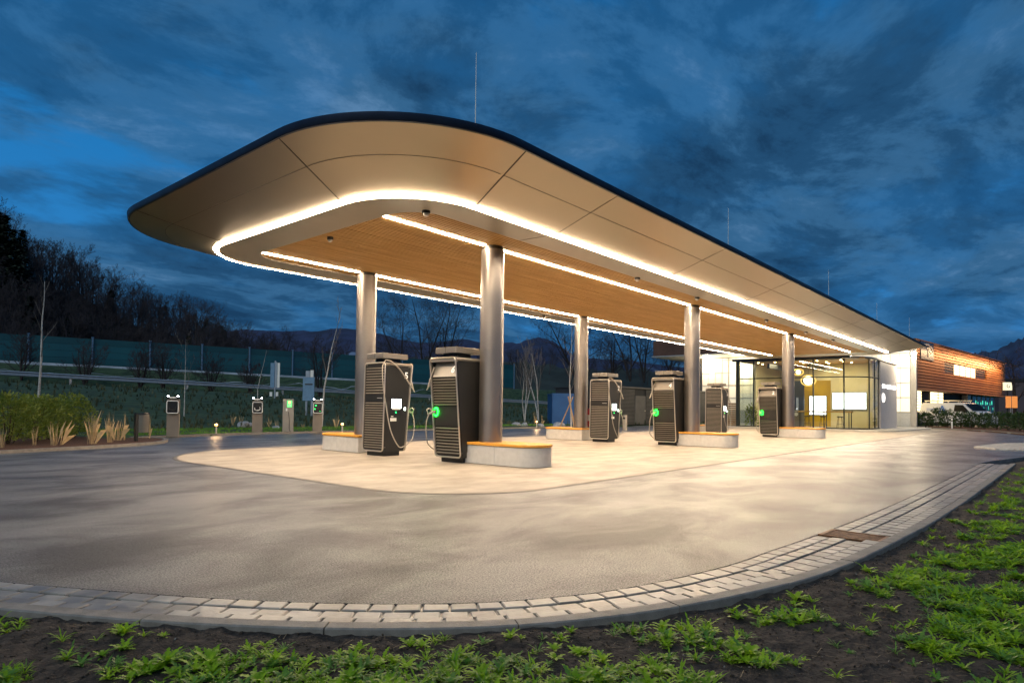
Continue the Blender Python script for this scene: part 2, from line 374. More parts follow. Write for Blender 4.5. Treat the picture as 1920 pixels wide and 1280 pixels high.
# gutter bed, setts, kerb stones
g = MB(); rings = []
ss = list(np.arange(0, SMAX, .1))
vs = []; fs = []
for i, s in enumerate(ss):
    a, b = kpt(s, .07), kpt(s, awid(s) + .02); vs += [(a.x, a.y, -.012), (b.x, b.y, -.012), (a.x, a.y, -.2), (b.x, b.y, -.2)]
for i in range(len(ss) - 1):
    o = i * 4; fs += [(o, o + 4, o + 5, o + 1), (o + 1, o + 5, o + 7, o + 3)]
g.add(vs, fs); struct(g.build('gutter', 'gutter', smooth=False))
g = MB()
def sett(g, s0, s1, o0, o1, z, dz, bev=.008):
    q = [kpt(s0, o0), kpt(s1, o0), kpt(s1, o1), kpt(s0, o1)]; c = sum(q, Vector((0, 0))) / 4
    tx, ty = random.uniform(-dz, dz), random.uniform(-dz, dz); j = random.uniform(-.0015, .0015)
    z += random.uniform(-dz, dz) * .5
    top = []
    for k, p in enumerate(q):
        zz = z + (tx if k in (1, 2) else -tx) * .5 + (ty if k > 1 else -ty) * .5
        top.append((p.x, p.y, zz))
    ins = [Vector(t).lerp(Vector((c.x, c.y, z)), bev / max(.03, (Vector(t[:2]) - c).length)) for t in top]
    vs = [(p.x, p.y, -.05) for p in q] + [(t[0], t[1], t[2] - bev * .7) for t in top] + [tuple(t) for t in ins]
    fs = [(8, 9, 10, 11)] + [(k * 4 + j, k * 4 + (j + 1) % 4, (k + 1) * 4 + (j + 1) % 4, (k + 1) * 4 + j) for k in (0, 1) for j in range(4)]
    g.add(vs, fs)
GRATES = []
def in_grate(s):
    x = kpt(s, 0).x
    return 6.38 < x < 6.80
for r in range(4):
    s = random.random() * .15
    while s < SMAX - .25:
        l = random.uniform(.155, .205); sm = s + l / 2; wd = awid(sm) - .125
        nrow = 3 if kpt(sm, 0).x < 4.6 else 4
        if r < nrow and not in_grate(sm):
            rw = wd / nrow; dip = -.006 if r == 1 else 0
            sett(g, s + .007, s + l - .007, .12 + r * rw + .006, .12 + (r + 1) * rw - .006, .002 + dip + (.004 if r == 0 else 0), .0022)
        s += l
struct(g.build('cobbled_gutter', 'sett', smooth=False))
g = MB(); s = 0
while s < SMAX - .3:
    l = min(.99, SMAX - s); n = 6; vs = []; fs = []
    zt = .028 + random.uniform(-.003, .003)
    for k in range(n + 1):
        q = s + .004 + (l - .008) * k / n
        for o, z in ((0, -.25), (0, zt - .008), (.008, zt), (.098, zt), (.108, zt - .010), (.108, -.2)):
            p = kpt(q, o); vs.append((p.x, p.y, z))
    for k in range(n):
        for j in range(5): a = k * 6 + j; fs.append((a, a + 1, a + 7, a + 6))
    fs += [tuple(range(6)), tuple(n * 6 + j for j in range(5, -1, -1))]
    g.add(vs, fs); s += l
g.v = g.v; struct(g.build('kerb', 'kerb', smooth=False))
# drain grate: cast iron frame with slots
M['rust'] = mat('rusty_cast_iron', (.10, .045, .02), .5, .6, col2=(.30, .14, .06), vscale=18, bump=.3, bscale=60)
gc = kpt([s for s in KS if kpt(s, 0).x < 6.6][-1], 0); t = thing('drain_grate', 'rusty slotted iron drain grate set in the cobbled gutter by the kerb', 'drain grate', (gc.x, gc.y, 0))
g = MB(); sg = [s for s in KS if kpt(s, 0).x < 6.6][-1]; sh = (gc.x, gc.y, 0)
for (o0, o1, a, b) in ((.125, .16, -.19, .19), (.60, .64, -.19, .19), (.16, .60, -.19, -.165), (.16, .60, .165, .19)):
    q = [kpt(sg + a, o0), kpt(sg + b, o0), kpt(sg + b, o1), kpt(sg + a, o1)]; g.prism([(p.x, p.y) for p in q], -.05, .004)
g.build('frame', 'rust', t, shift=sh, smooth=False)
g = MB()
for k in range(10):
    a = -.165 + .33 * (k + .12) / 10; b = a + .018; q = [kpt(sg + a, .16), kpt(sg + b, .16), kpt(sg + b, .60), kpt(sg + a, .60)]; g.prism([(p.x, p.y) for p in q], -.05, 0.0)
g.build('grille', 'rust', t, shift=sh, smooth=False)

# foreground soil (displaced) outside the kerb
def fbm(x, y, sc, seed=0, oct=4):
    r = np.zeros_like(x); a = 1.0
    for k in range(oct):
        rs = np.random.default_rng(seed + k); G = rs.random((64, 64)); xs = x * sc; ys = y * sc
        xi = np.floor(xs).astype(int); yi = np.floor(ys).astype(int); fx = xs - xi; fy = ys - yi; fx = fx * fx * (3 - 2 * fx); fy = fy * fy * (3 - 2 * fy)
        g00 = G[xi % 64, yi % 64]; g10 = G[(xi + 1) % 64, yi % 64]; g01 = G[xi % 64, (yi + 1) % 64]; g11 = G[(xi + 1) % 64, (yi + 1) % 64]
        r += a * ((g00 * (1 - fx) + g10 * fx) * (1 - fy) + (g01 * (1 - fx) + g11 * fx) * fy - .5); a *= .5; sc *= 2.1
    return r
def soilz(x, y): return -.006 + .032 * fbm(x, y, 1.1, 3, 3) + .03 * fbm(x, y, 7, 11, 4) + .014 * fbm(x, y, 26, 15, 2)
ds = np.concatenate([np.arange(0, 2.2, .022), np.arange(2.2, 14, .12)])
ss = np.concatenate([np.arange(0, 2.5, .12), np.arange(2.5, 9.5, .03), np.arange(9.5, SMAX, .06)])
PX = np.array([[tuple(kpt(s, .03 - d)) for d in ds] for s in ss])       # fan along the kerb
# keep fan from folding: kerb is convex towards the soil, so this is safe
X, Y = PX[..., 0], PX[..., 1]; Z = soilz(X, Y); Z[:, 0] = -.012
V = np.stack([X, Y, Z], -1).reshape(-1, 3); n, mth = len(ss), len(ds)
I = (np.arange(n - 1)[:, None] * mth + np.arange(mth - 1)[None]).ravel(); F = np.stack([I, I + 1, I + mth + 1, I + mth], -1)
struct(np_obj('soil_bed', np_mesh('soil_bed', V, F, 'soil', smooth=True)))
g = MB(); g.prism([(18.0, .8), (14, -14), (60, -30), (60, -12), (26, -.25), (19.0, .95)], -.2, -.03); struct(g.build('soil_verge', 'soil', smooth=False))

#@CANOPY
# ------------------------------------------------------------------ canopy
T = thing('canopy', 'long flat canopy with rounded corners, slatted wood ceiling and glowing light lines over the chargers', 'canopy', (24, 11, 0)); sh = (24, 11, 0)
ZC = 4.48; CX = [9.83, 19.38, 28.94]; YR, YL = 9.0, 13.3
NR = 20
def rg(x0, x1, y0, y1, r, z, rf=None): return ring3(rrect(x0, x1, y0, y1, [r, rf or r, rf or r, r], NR), z)
OUT = (4.57, 43.6, 5.87, 16.1)
def off(o, d): return (o[0] + d, o[1] - d, o[2] + d, o[3] - d)
g = MB()
g.loft([rg(*off(OUT, 1.2), 1.6, 5.06, .3), rg(*off(OUT, .05), 2.44, 5.03, .05), rg(*OUT, 2.45, 5.015, .06), rg(*off(OUT, .01), 2.45, 4.925, .06), rg(*off(OUT, .025), 2.43, 4.905, .05), rg(*off(OUT, .05), 2.42, 4.90, .05)], flip=True)
top = rg(*off(OUT, 1.2), 1.6, 5.06, .3); g.add(top, [tuple(range(len(top)))])
g.build('fascia', 'fascia', T, shift=sh)
STR = (6.0, 41.2, 7.30, 14.45)          # centre line of the outer light strip
g = MB(); ra, rb = rg(*off(OUT, .045), 2.42, 4.903, .05), rg(*off(STR, -.05), 1.55, 4.455, .05)
K = 6
rings = [[tuple(Vector(a).lerp(Vector(b), k / K)) for a, b in zip(ra, rb)] for k in range(K + 1)]
g.loft(rings, flip=True)
# panel joints
def onslope(side, x, t):
    """point on the soffit slope: right/left side at x, t 0 outer .. 1 strip"""
    y0, y1 = (OUT[2] + .045, STR[2] - .05) if side == 'r' else (OUT[3] - .045, STR[3] + .05)
    return Vector((x, y0 + (y1 - y0) * t, 4.903 + (4.455 - 4.903) * t - .003))
for side in 'rl':
    for x in np.arange(9.70, 43, 4.78): g.bar(onslope(side, x, .0), onslope(side, x, 1), .010, .004, 1)
    g.bar(onslope(side, 7.3, .42), onslope(side, 43.4, .42), .006, .004, 1)
    x = 7.15; g.bar(onslope(side, x, .0), onslope(side, x + .35, 1), .02, .004, 1)
def corner(k, t):
    """radial line through corner index position"""
    i = k; a, b = Vector(ra[i]), Vector(rb[i]); p = a.lerp(b, t); p.z -= .003; return p
nn_ = NR + 1
for base in (0, 3 * nn_):
    idx = [base + j for j in range(nn_)]
    for a, b in zip(idx, idx[1:]): g.bar(corner(a, .42), corner(b, .42), .006, .004, 1)
g.bar(corner(0, 0), corner(0, 1), .016, .004, 1); g.bar(corner(3 * nn_ + NR, 0), corner(3 * nn_ + NR, 1), .016, .004, 1)
g.bar(corner(0, .42), corner(4 * nn_ - 1, .42), .006, .004, 1)
g.build('soffit', ['soffit', 'joint'], T, shift=sh)
# outer light strip
g = MB(); o_, i_ = off(STR, -.048), off(STR, .048)
def ringU(x0, x1, y0, y1, r, z):
    p = rrect(x0, 40.4, y0, y1, [r, .01, .01, r], NR); m_ = NR + 1
    return [(38.2, y1, z)] + [(x, y, z) for x, y in p[3 * m_:]] + [(x, y, z) for x, y in p[:m_]] + [(40.4, y0, z)]
rs_ = [ringU(*o_, 1.55, 4.452), ringU(*o_, 1.55, 4.436), ringU(*off(STR, -.035), 1.53, 4.424), ringU(*off(STR, .035), 1.47, 4.424), ringU(*i_, 1.45, 4.436), ringU(*i_, 1.45, 4.452)]
m_ = len(rs_[0]); g.add([p for r in rs_ for p in r], [(i * m_ + j, (i + 1) * m_ + j, (i + 1) * m_ + j + 1, i * m_ + j + 1) for i in range(5) for j in range(m_ - 1)] + [tuple(i * m_ for i in range(6)), tuple(i * m_ + m_ - 1 for i in range(5, -1, -1))])
g.build('light_strip', 'led', T, shift=sh)
# grey band between strip and wood ceiling
WD = (6.98, 40.2, 8.17, 13.78)
g = MB(); g.loft([rg(*off(STR, .050), 1.45, 4.46, .05), rg(*off(STR, .050), 1.45, 4.416, .05), rg(*off(STR, .062), 1.44, 4.415, .05), rg(*off(STR, .066), 1.43, 4.448, .05), rg(*off(STR, .25), 1.25, 4.462, .05), rg(*off(WD, -.12), .75, 4.475, .05), rg(*WD, .7, 4.478, .05), rg(*WD, .7, 4.56, .05)], flip=True)
g.bar((9.7, STR[2] + .08, 4.452), (9.7, WD[2], 4.474), .01, .004, 1)
g.build('soffit_band', ['band', 'joint'], T, shift=sh)
# wood ceiling: individual slats clipped to the rounded outline
g = MB(); pitch = .082; yy = WD[2] + .012
g2 = MB(); g2.add([(WD[0], WD[2], 4.552), (WD[1], WD[2], 4.552), (WD[1], WD[3], 4.552), (WD[0], WD[3], 4.552)], [(0, 1, 2, 3)])
while yy + .05 < WD[3]:
    dy = min(yy - WD[2], WD[3] - yy - .05); x0 = WD[0] + (.7 - math.sqrt(max(0, .49 - (.7 - dy) ** 2)) if dy < .7 else 0) - .02
    xs = [x0]; x = x0 + random.uniform(1, 4)
    while x < WD[1] - 1: xs.append(x); x += 4.0
    xs.append(WD[1])
    for a, b in zip(xs, xs[1:]): g.box(a + .001, b - .001, yy, yy + .058, 4.492 + random.uniform(-.0015, .0015), 4.548)
    yy += pitch
g2.build('ceiling_backing', 'woodback', T, shift=sh, smooth=False)
g.build('wood_ceiling', 'wood', T, shift=sh, smooth=False)
# inner light strips: one line per column row, interrupted at the columns
for y in (YR, YL):
    xs = [6.98 + .02] + [v for c in CX for v in (c - .25, c + .25)] + [39.6]
    for a, b in zip(xs[::2], xs[1::2]):
        g = MB(); g.box(a, b, y - .042, y + .042, 4.480, 4.50); g.build('light_strip', 'led_in', T, shift=sh, smooth=False)
# columns
for k, cx in enumerate(CX):
    for y in (YR, YL):
        prof = [(.245, 0.02)]
        for zs in (2.36, 4.05): prof += [(.245, zs - .006), (.241, zs - .004), (.241, zs + .004), (.245, zs + .006)]
        prof += [(.245, 4.42)]
        g = MB(); g.lathe((cx, y, 0), prof, 48); c = g.build('column', 'column', T, shift=sh)
        g = MB(); g.lathe((cx, y, 0), [(.215, 4.42), (.215, 4.50)], 40); o = g.build('collar', 'collar', c, shift=sh)

# lightning rods on the roof
def rod(name, x, y, z0, h, label):
    t = thing(name, label, 'lightning rod', (x, y, z0), 0, 'lightning rods on the canopy roof')
    g = MB(); g.tube([(0, 0, .05), (0, 0, h * .5), (0, 0, h)], [.010, .008, .005], 6); g.build('rod', 'label', t)
    g = MB(); g.lathe((0, 0, 0), [(.07, 0), (.07, .04), (.03, .07)], 12); g.build('foot', 'concrete', t)
    return t
rod('lightning_rod', 7.2, 7.0, 5.03, 1.75, 'thin lightning rod rising from the front rounded end of the canopy roof')
rod('lightning_rod', 17.35, 7.0, 5.03, 1.75, 'thin lightning rod above the middle of the canopy roof, second from the front')
rod('lightning_rod', 27.5, 7.0, 5.03, 1.75, 'thin lightning rod on the canopy roof, third from the front')
rod('lightning_rod', 36.3, 7.0, 5.03, 1.6, 'thin lightning rod on the canopy roof, fourth from the front')
rod('lightning_rod', 42.8, 6.6, 5.0, 1.6, 'short lightning rod at the far tip of the canopy, before the brown building')

# dome cameras / sensors on the ceiling
def dome(px, py, label, z=4.49, r=.07):
    d = CF + CR * ((px - 960) / 1201.49) - CU * ((py - 640 - 88.33) / 1201.49); k = (z - .1 - 1.15) / d.z; p = Vector((0, 0, 1.15)) + d * k
    t = thing('ceiling_camera', label, 'ceiling camera', (p.x, p.y, z), 0, 'dome cameras under the canopy')
    g = MB(); g.lathe((0, 0, 0), [(r * .95, -.055), (r, -.045), (r, 0)], 20); g.build('housing', 'collar', t)
    g = MB(); g.lathe((0, 0, 0), [(.01, -.055 - r * .8), (r * .45, -.055 - r * .68), (r * .72, -.055 - r * .35), (r * .78, -.05)], 16); g.build('lens_dome', 'trim', t)
dome(799, 405, 'dome camera at the start of the inner light line, nearest the rounded corner')
dome(619, 454, 'small grey dome sensor on the wood ceiling left of the nearest columns', r=.06)
dome(1195, 527, 'dome camera on the ceiling midway between the second tall column and the third')
dome(1307, 563, 'dome camera just right of the column head beside charger four')
dome(1437, 604, 'small dome camera on the ceiling just before the farthest column')
dome(1511, 626, 'dome camera on the ceiling just past the farthest column')
dome(1562, 640, 'last dome camera on the ceiling in front of the glass pavilion')
dome(1021, 597, 'small dome camera by the far left light line between two columns', z=4.46)

#@BENCH
def stadium(hw, y0, y1, flip, r=None):
    """flat end at y0, round end at y1 (y1<y0)"""
    pts = [(-hw, y0), (hw, y0)] if y1 > y0 else []
    n = 20; s = 1 if y1 > y0 else -1; yc = y1 - s * hw; out = [(hw, y0)] + [(hw * math.cos(a), yc + s * hw * math.sin(a)) for a in [PI * k / n for k in range(n + 1)]] + [(-hw, y0)]
    return out if s > 0 else out[::-1]
def make_bench(label, loc, rz):
    t = thing('bench', label, 'bench', loc, rz, 'benches round the canopy columns')
    p = stadium(.43, -.35, 1.48, 0)
    lo = [(x, y) for x, y in p]
    g = MB(); a = [q for q in lo]
    # two concrete blocks with a fine joint at y = .50
    blk1 = [(.43, -.35), (.43, .497), (-.43, .497), (-.43, -.35)]; blk2 = [(.43, .503)] + [q for q in lo if q[1] > .503] + [(-.43, .503)]
    for b in (blk1, blk2): g.prism(b, 0.012, .375, bevel=.006)
    g.build('concrete_base', 'concrete', t, smooth=False)
    g = MB(); g.prism(inset(lo, .06), 0.0, .02); g.build('plinth', 'joint', t, smooth=False)
    g = MB(); g.prism(inset(lo, -.018), .385, .435, bevel=.008); g.build('wooden_top', 'benchwood', t, smooth=False)
    g = MB(); g.prism(inset(lo, .03), .374, .386); g.build('shadow_gap', 'joint', t, smooth=False)
    return t
b0 = make_bench('round ended concrete bench with wood top at the nearest column, beside charger six', (CX[0], YR, .006), PI)
for x, y, rz, lab in ((CX[0], YL, 0, 'concrete bench with wood top behind charger five at the left near column'),
                      (CX[1], YR, PI, 'concrete bench with wood top right of charger four'),
                      (CX[1], YL, 0, 'concrete bench with wood top left of charger three'),
                      (CX[2], YR, PI, 'concrete bench with wood top right of charger two, farthest on the right'),
                      (CX[2], YL, 0, 'mostly hidden concrete bench behind charger four and its column')):
    c = copy_tree(b0); c.location = (x, y, .006); c.rotation_euler = (0, 0, rz); c['label'] = lab

#@CHARGER
def make_charger(num, label, loc, rz, seed=0):
    t = thing('charging_station', label, 'charging station', loc, rz, 'fast charging stations under the canopy')
    fx = lambda z: .335 + (.525 - .335) * (z - .1) / 2.05      # front leans out to the top
    bx = lambda z: -.325 + .04 * (z - .1) / 2.05
    W2 = .365
    g = MB()
    # body: side profile extruded across y, with rounded upper and lower corners
    prof = [(bx(.1) + .03, .1), (fx(.1) - .05, .1), (fx(.2) - .035, .2), (fx(1.15) - .035, 1.15), (fx(1.74) - .035, 1.74), (fx(2.0) - .17, 2.05), (fx(2.05) - .06, 2.08), (fx(2.1) - .05, 2.155), (bx(2.1) + .04, 2.155), (bx(2.0) + .02, 2.08), (bx(.2) + .02, .2)]
    vs = [(x, y, z) for y in (-W2, W2) for x, z in prof]; n = len(prof)
    fs = [tuple(range(n)), tuple(range(2 * n - 1, n - 1, -1))] + [(j, n + j, n + (j + 1) % n, (j + 1) % n) for j in range(n)]
    g.add(vs, fs); body = g.build('body', 'dark', t, smooth=False)
    # side panels standing proud
    for s in (-1, 1):
        pr = [(bx(.22) + .03, .22), (fx(.22) - .045, .22), (fx(2.06) - .045, 2.06), (bx(2.06) + .03, 2.06)]
        vs = [(x, s * (W2 + d), z) for d in (0, .014) for x, z in pr]
        g = MB(); g.add(vs, [(0, 1, 2, 3) if s < 0 else (3, 2, 1, 0), (4, 5, 6, 7) if s < 0 else (7, 6, 5, 4)] + [(j, 4 + j, 4 + (j + 1) % 4, (j + 1) % 4) for j in range(4)])
        g.build('side_panel', 'dark', t, smooth=False)
        # rounded metal cap along the upper edge
        g = MB(); g.tube([(bx(2.1) + .02, s * (W2 - .02), 2.115), (fx(2.1) - .02, s * (W2 - .02), 2.115)], .042, 12); g.build('top_cap', 'hood', t)
    g = MB(); g.box(bx(.1) + .09, fx(.1) - .12, -.31, .31, 0, .105); g.build('plinth', 'black', t, smooth=False)
    # edge trims: closed rounded loops on front and back
    for f, sg in ((fx, 1), (bx, -1)):
        zs = rrect(-W2 - .012, W2 + .012, .115, 2.145, .07, 6)
        g = MB(); g.tube([(f(z) , y, z) for y, z in zs], .0165, 8, closed=True); g.build('edge_trim', 'trim', t)
        # return surface between trim and body
        g = MB(); zi = rrect(-W2 + .0, W2 - .0, .13, 2.13, .06, 6); a = [(f(z) - sg * .0, y, z) for y, z in zi]; b = [(f(z) - sg * .09, y, z) for y, z in zi]
        g.loft([a, b]); g.build('rim', 'hood', t)
    # louvres
    def louvres(f, sg, z0, z1, pitch):
        g = MB(); k = int(round((z1 - z0) / pitch)); pitch = (z1 - z0) / k
        for i in range(k):
            z = z0 + pitch * (i + .5); x = f(z) - sg * .022; g.obox((x, 0, z), Vector((sg * .8, 0, -.6)), Vector((0, 1, 0)), Vector((sg * .6, 0, .8)), .023, W2 - .03, .006)
        g.build('louvre_grille', 'louvre', t, smooth=False)
        v = MB(); v.box(0, 0, 0, 0, 0, 0); v = MB()
        xa, xb = f(z0) - sg * .033, f(z1) - sg * .033; v.add([(xa, -W2 + .01, z0), (xa, W2 - .01, z0), (xb, W2 - .01, z1), (xb, -W2 + .01, z1)], [(0, 1, 2, 3)]); v.build('grille_backing', 'void', t, smooth=False)
    def panel(f, sg, z0, z1, m, name, d=.012):
        g = MB(); xs = [f(z0) - sg * d, f(z1) - sg * d]
        g.add([(xs[0], -W2 + .02, z0), (xs[0], W2 - .02, z0), (xs[1], W2 - .02, z1), (xs[1], -W2 + .02, z1), (xs[0] - sg * .03, -W2 + .02, z0), (xs[0] - sg * .03, W2 - .02, z0), (xs[1] - sg * .03, W2 - .02, z1), (xs[1] - sg * .03, -W2 + .02, z1)],
              [(0, 1, 2, 3), (7, 6, 5, 4), (0, 4, 5, 1), (3, 2, 6, 7)]); g.build(name, m, t, smooth=False)
    louvres(fx, 1, 1.17, 1.74, .060); panel(fx, 1, .76, 1.15, 'dark', 'front_panel'); louvres(fx, 1, .17, .74, .064)
    louvres(bx, -1, 1.42, 2.06, .066); panel(bx, -1, 1.27, 1.40, 'dark', 'back_panel'); g = MB(); g.box(bx(1.33) - .004, bx(1.33) + .004, -.30, -.12, 1.325, 1.335); g.build('maker_mark', 'label', t, smooth=False); louvres(bx, -1, .17, 1.25, .056)
    # inclined hood recess
    g = MB(); a, b = fx(1.76) - .018, fx(2.05) - .15
    g.add([(a, -W2 + .02, 1.76), (a, W2 - .02, 1.76), (b, W2 - .02, 2.06), (b, -W2 + .02, 2.06)], [(0, 1, 2, 3)]); g.build('hood_panel', 'hood', t, smooth=False)
    g = MB(); g.box(fx(2.1) - .16, fx(2.1) - .012, -W2 + .015, W2 - .015, 2.07, 2.135); g.build('hood_lip', 'hood', t, smooth=False)
    up = Vector((b - a, 0, .30)).normalized()
    text_obj('number', num, .20, 'white', t, Vector((a + (b - a) * .5 + .012, W2 - .14, 1.90)), (0, 1, 0), up, bold=.004)
    text_obj('number', num, .21, 'white', t, Vector((fx(1.85) - .16, -W2 - .018, 1.86)), (1, 0, 0), (0, 0, 1), bold=.004)
    # screen and reader on the -y side
    y = -W2 - .014
    g = MB(); g.box(-.13, .24, y - .006, y, .93, 1.36); sc = g.build('terminal_panel', 'black', t, smooth=False)
    g = MB(); g.box(-.09, .19, y - .010, y - .006, 1.10, 1.31); g.build('screen', 'screen', sc, smooth=False)
    for zb, xa, xb in ((1.27, -.06, .10), (1.225, -.06, .03), (1.14, .07, .16)): g = MB(); g.box(xa, xb, y - .012, y - .0101, zb, zb + .018); g.build('screen_mark', 'pylon', sc, smooth=False)
    g = MB()
    g.box(-.075, .165, y - .012, y - .008, 1.065, 1.085)
    g.build('key_row', 'label', sc, smooth=False)
    g = MB(); g.box(.02, .05, y - .012, y - .008, .985, 1.02); g.build('status_led', 'greensoft', sc, smooth=False)
    g = MB(); g.box(-.10, -.03, y - .003, y, .90, .92); g.box(-.12, .06, y - .003, y, .80, .875); g.build('notice_label', 'label', t, smooth=False)
    g = MB(); g.box(.285, .315, y - .02, y, 1.05, 1.12); g.build('side_light', 'screen', t, smooth=False)
    # cooling bar on top
    g = MB(); g.box(-.10, .30, -.2, .2, 2.15, 2.25); g.build('neck', 'black', t, smooth=False)
    g = MB(); g.prism(rrect(-.30, .44, -.31, .31, .02, 2), 2.25, 2.37, bevel=.008); g.box(-.303, .443, -.004, .004, 2.255, 2.372, 1); g.build('top_unit', ['louvre', 'joint'], t, smooth=False)
    # green connector socket on the front, -y side
    yc = -.27; zz = 1.04; xx = fx(zz) - .008
    g = MB(); g.tube([(xx + .012, yc + .055 * math.cos(a) , zz + .085 * math.sin(a)) for a in [2 * PI * k / 20 for k in range(20)]], .017, 8, closed=True); g.build('light_ring', 'green', t)
    g = MB(); g.tube([(xx - .01, yc, zz), (xx + .05, yc, zz)], .05, 14); g.build('socket', 'black', t)
    # plug with handle
    g = MB(); g.tube([(xx + .03, yc, zz), (xx + .09, yc - .02, zz - .01), (xx + .14, yc - .07, zz - .05)], [.032, .03, .022], 10)
    g.tube([(xx + .10, yc - .03, zz + .02), (xx + .13, yc - .06, zz + .07), (xx + .17, yc - .11, zz + .045), (xx + .15, yc - .10, zz - .03), (xx + .14, yc - .09, zz - .07)], .014, 8)
    g.build('plug', 'cable', t)
    # hanging cable: plug -> low swoop -> up the rear edge to the arm's apex
    P = [(xx + .14, yc - .08, zz - .06), (xx + .155, yc - .13, zz - .20), (xx + .13, yc - .17, zz - .42), (xx + .02, yc - .22, zz - .68), (.16, -.48, .20), (-.02, -.52, .27), (-.20, -.50, .60), (-.32, -.50, 1.05), (-.40, -.48, 1.5), (-.42, -.45, 1.85), (-.38, -.41, 2.08), (-.27, -.38, 2.20)]
    P = spline3(P, 6); g = MB(); g.tube(P, .0125, 8); g.build('charging_cable', 'cable', t)
    P = spline3([(-.27, -.38, 2.20), (-.12, -.41, 2.16), (.10, -.45, 1.98), (.38, -.46, 1.66), (.50, -.46, 1.52), (.525, -.45, 1.50), (.53, -.42, 1.53), (.52, -.39, 1.64), (.485, -.36, 1.8), (.455, -.31, 1.97)], 6)
    g = MB(); g.tube(P, .016, 8); g.build('cable_arm', 'cable', t)
    return t
def spline3(P, k):
    P = [Vector(p) for p in P]; out = []
    for i in range(len(P) - 1):
        p0, p1, p2, p3 = P[max(i - 1, 0)], P[i], P[i + 1], P[min(i + 2, len(P) - 1)]
        for j in range(k):
            t = j / k; out.append(.5 * ((2 * p1) + (p2 - p0) * t + (2 * p0 - 5 * p1 + 4 * p2 - p3) * t * t + (3 * p1 - p0 - 3 * p2 + p3) * t ** 3))
    return out + [P[-1]]
CH = [('5', 0, 12.10, 0, 'dark louvred charging station numbered 5 with a bright screen, left of the nearest pair'),
      ('6', 0, 9.62, PI, 'dark charging station numbered 6 with green socket light beside the nearest column'),
      ('3', 1, 12.10, 0, 'charging station numbered 3 with louvred back right of the red extinguisher'),
      ('4', 1, 9.62, PI, 'charging station numbered 4 with green light, left of the second tall column'),
      ('1', 2, 12.10, 0, 'farthest charging station numbered 1 seen from its louvred back, with blue lit side'),
      ('2', 2, 9.62, PI, 'far charging station numbered 2 with green light before the glass pavilion')]
for n_, k, y, rz, lab in CH:
    make_charger(n_, lab, (CX[k] - .33 if rz == 0 else CX[k] - .29, y, .006), rz)
#@NEXT
# ------------------------------------------------------------------ terrain behind (highway embankment), frame s along the road, t away
UA = Vector((math.cos(R_(-8)), math.sin(R_(-8)))); NA = Vector((-UA.y, UA.x))
def st(s, t, z=0): p = UA * s + NA * t; return Vector((p.x, p.y, z))
def sm(a, b, x): x = np.clip((x - a) / (b - a), 0, 1); return x * x * (3 - 2 * x)
def railz(s): return np.clip(2.42 - .026 * s, 1.1, 2.7)
def terr(s, t):
    rz = railz(s); far = sm(75, 105, s); bz = np.maximum(4.65 - .01 * s, 4.0) * (1 - far) + rz * far
    z = -.02 + .10 * sm(25.5, 28, t) + (rz - .08) * sm(30, 49.5, t) + (bz - rz) * sm(67, 72.5, t)
    return z
M['snow'] = mat('old_snow', (.42, .46, .52), .8, col2=(.20, .23, .27), vscale=.6, bump=.5, bscale=3)
M['road2'] = mat('dark_road', (.02, .02, .022), .45, var=.2)
s_ = np.arange(-70, 170, 1.6); t_ = np.concatenate([[24.2, 24.8], np.arange(25.5, 80, .9), np.arange(82, 140, 6)])
SS, TT = np.meshgrid(s_, t_, indexing='ij'); ZZ = terr(SS, TT) + .10 * fbm(SS, TT, .35, 20, 4) * sm(29, 33, TT) * (1 - sm(48, 50, TT) * (1 - sm(66, 68, TT)))
X = UA.x * SS + NA.x * TT; Y = UA.y * SS + NA.y * TT
# keep the terrain below the paved area on the right
ZZ = np.where((TT < 29) & (SS > 34), -.25, ZZ); ZZ = np.where((X < 9.2) & (TT < 26.5), ZZ * .5, ZZ)
V = np.stack([X, Y, ZZ], -1).reshape(-1, 3); n, mth = len(s_), len(t_)
I = (np.arange(n - 1)[:, None] * mth + np.arange(mth - 1)[None]).ravel(); F = np.stack([I, I + mth, I + mth + 1, I + 1], -1)
tm = np.repeat(TT[:-1, :-1].ravel()[None], 1, 0)[0]; mi = np.where((tm > 50.5) & (tm < 66), 1, 0)
struct(np_obj('embankment', np_mesh('embankment', V, F, ['bank', 'road2'], mi, smooth=True)))
# snow berm below the noise barrier
s2 = np.arange(-70, 60, .8); vs = []; 
for s in s2:
    e = .22 * math.sin(s * .7) + .2 * math.sin(s * 1.9 + 1); a = st(s, 70.2 + e); b = st(s, 73.4); vs += [(a.x, a.y, float(terr(np.array(s), np.array(70.2 + e))) + .03), (b.x, b.y, 4.80 - .01 * s + .1)]
g = MB(); g.add(vs, [(2 * i, 2 * i + 2, 2 * i + 3, 2 * i + 1) for i in range(len(s2) - 1)]); struct(g.build('snow', 'snow'))
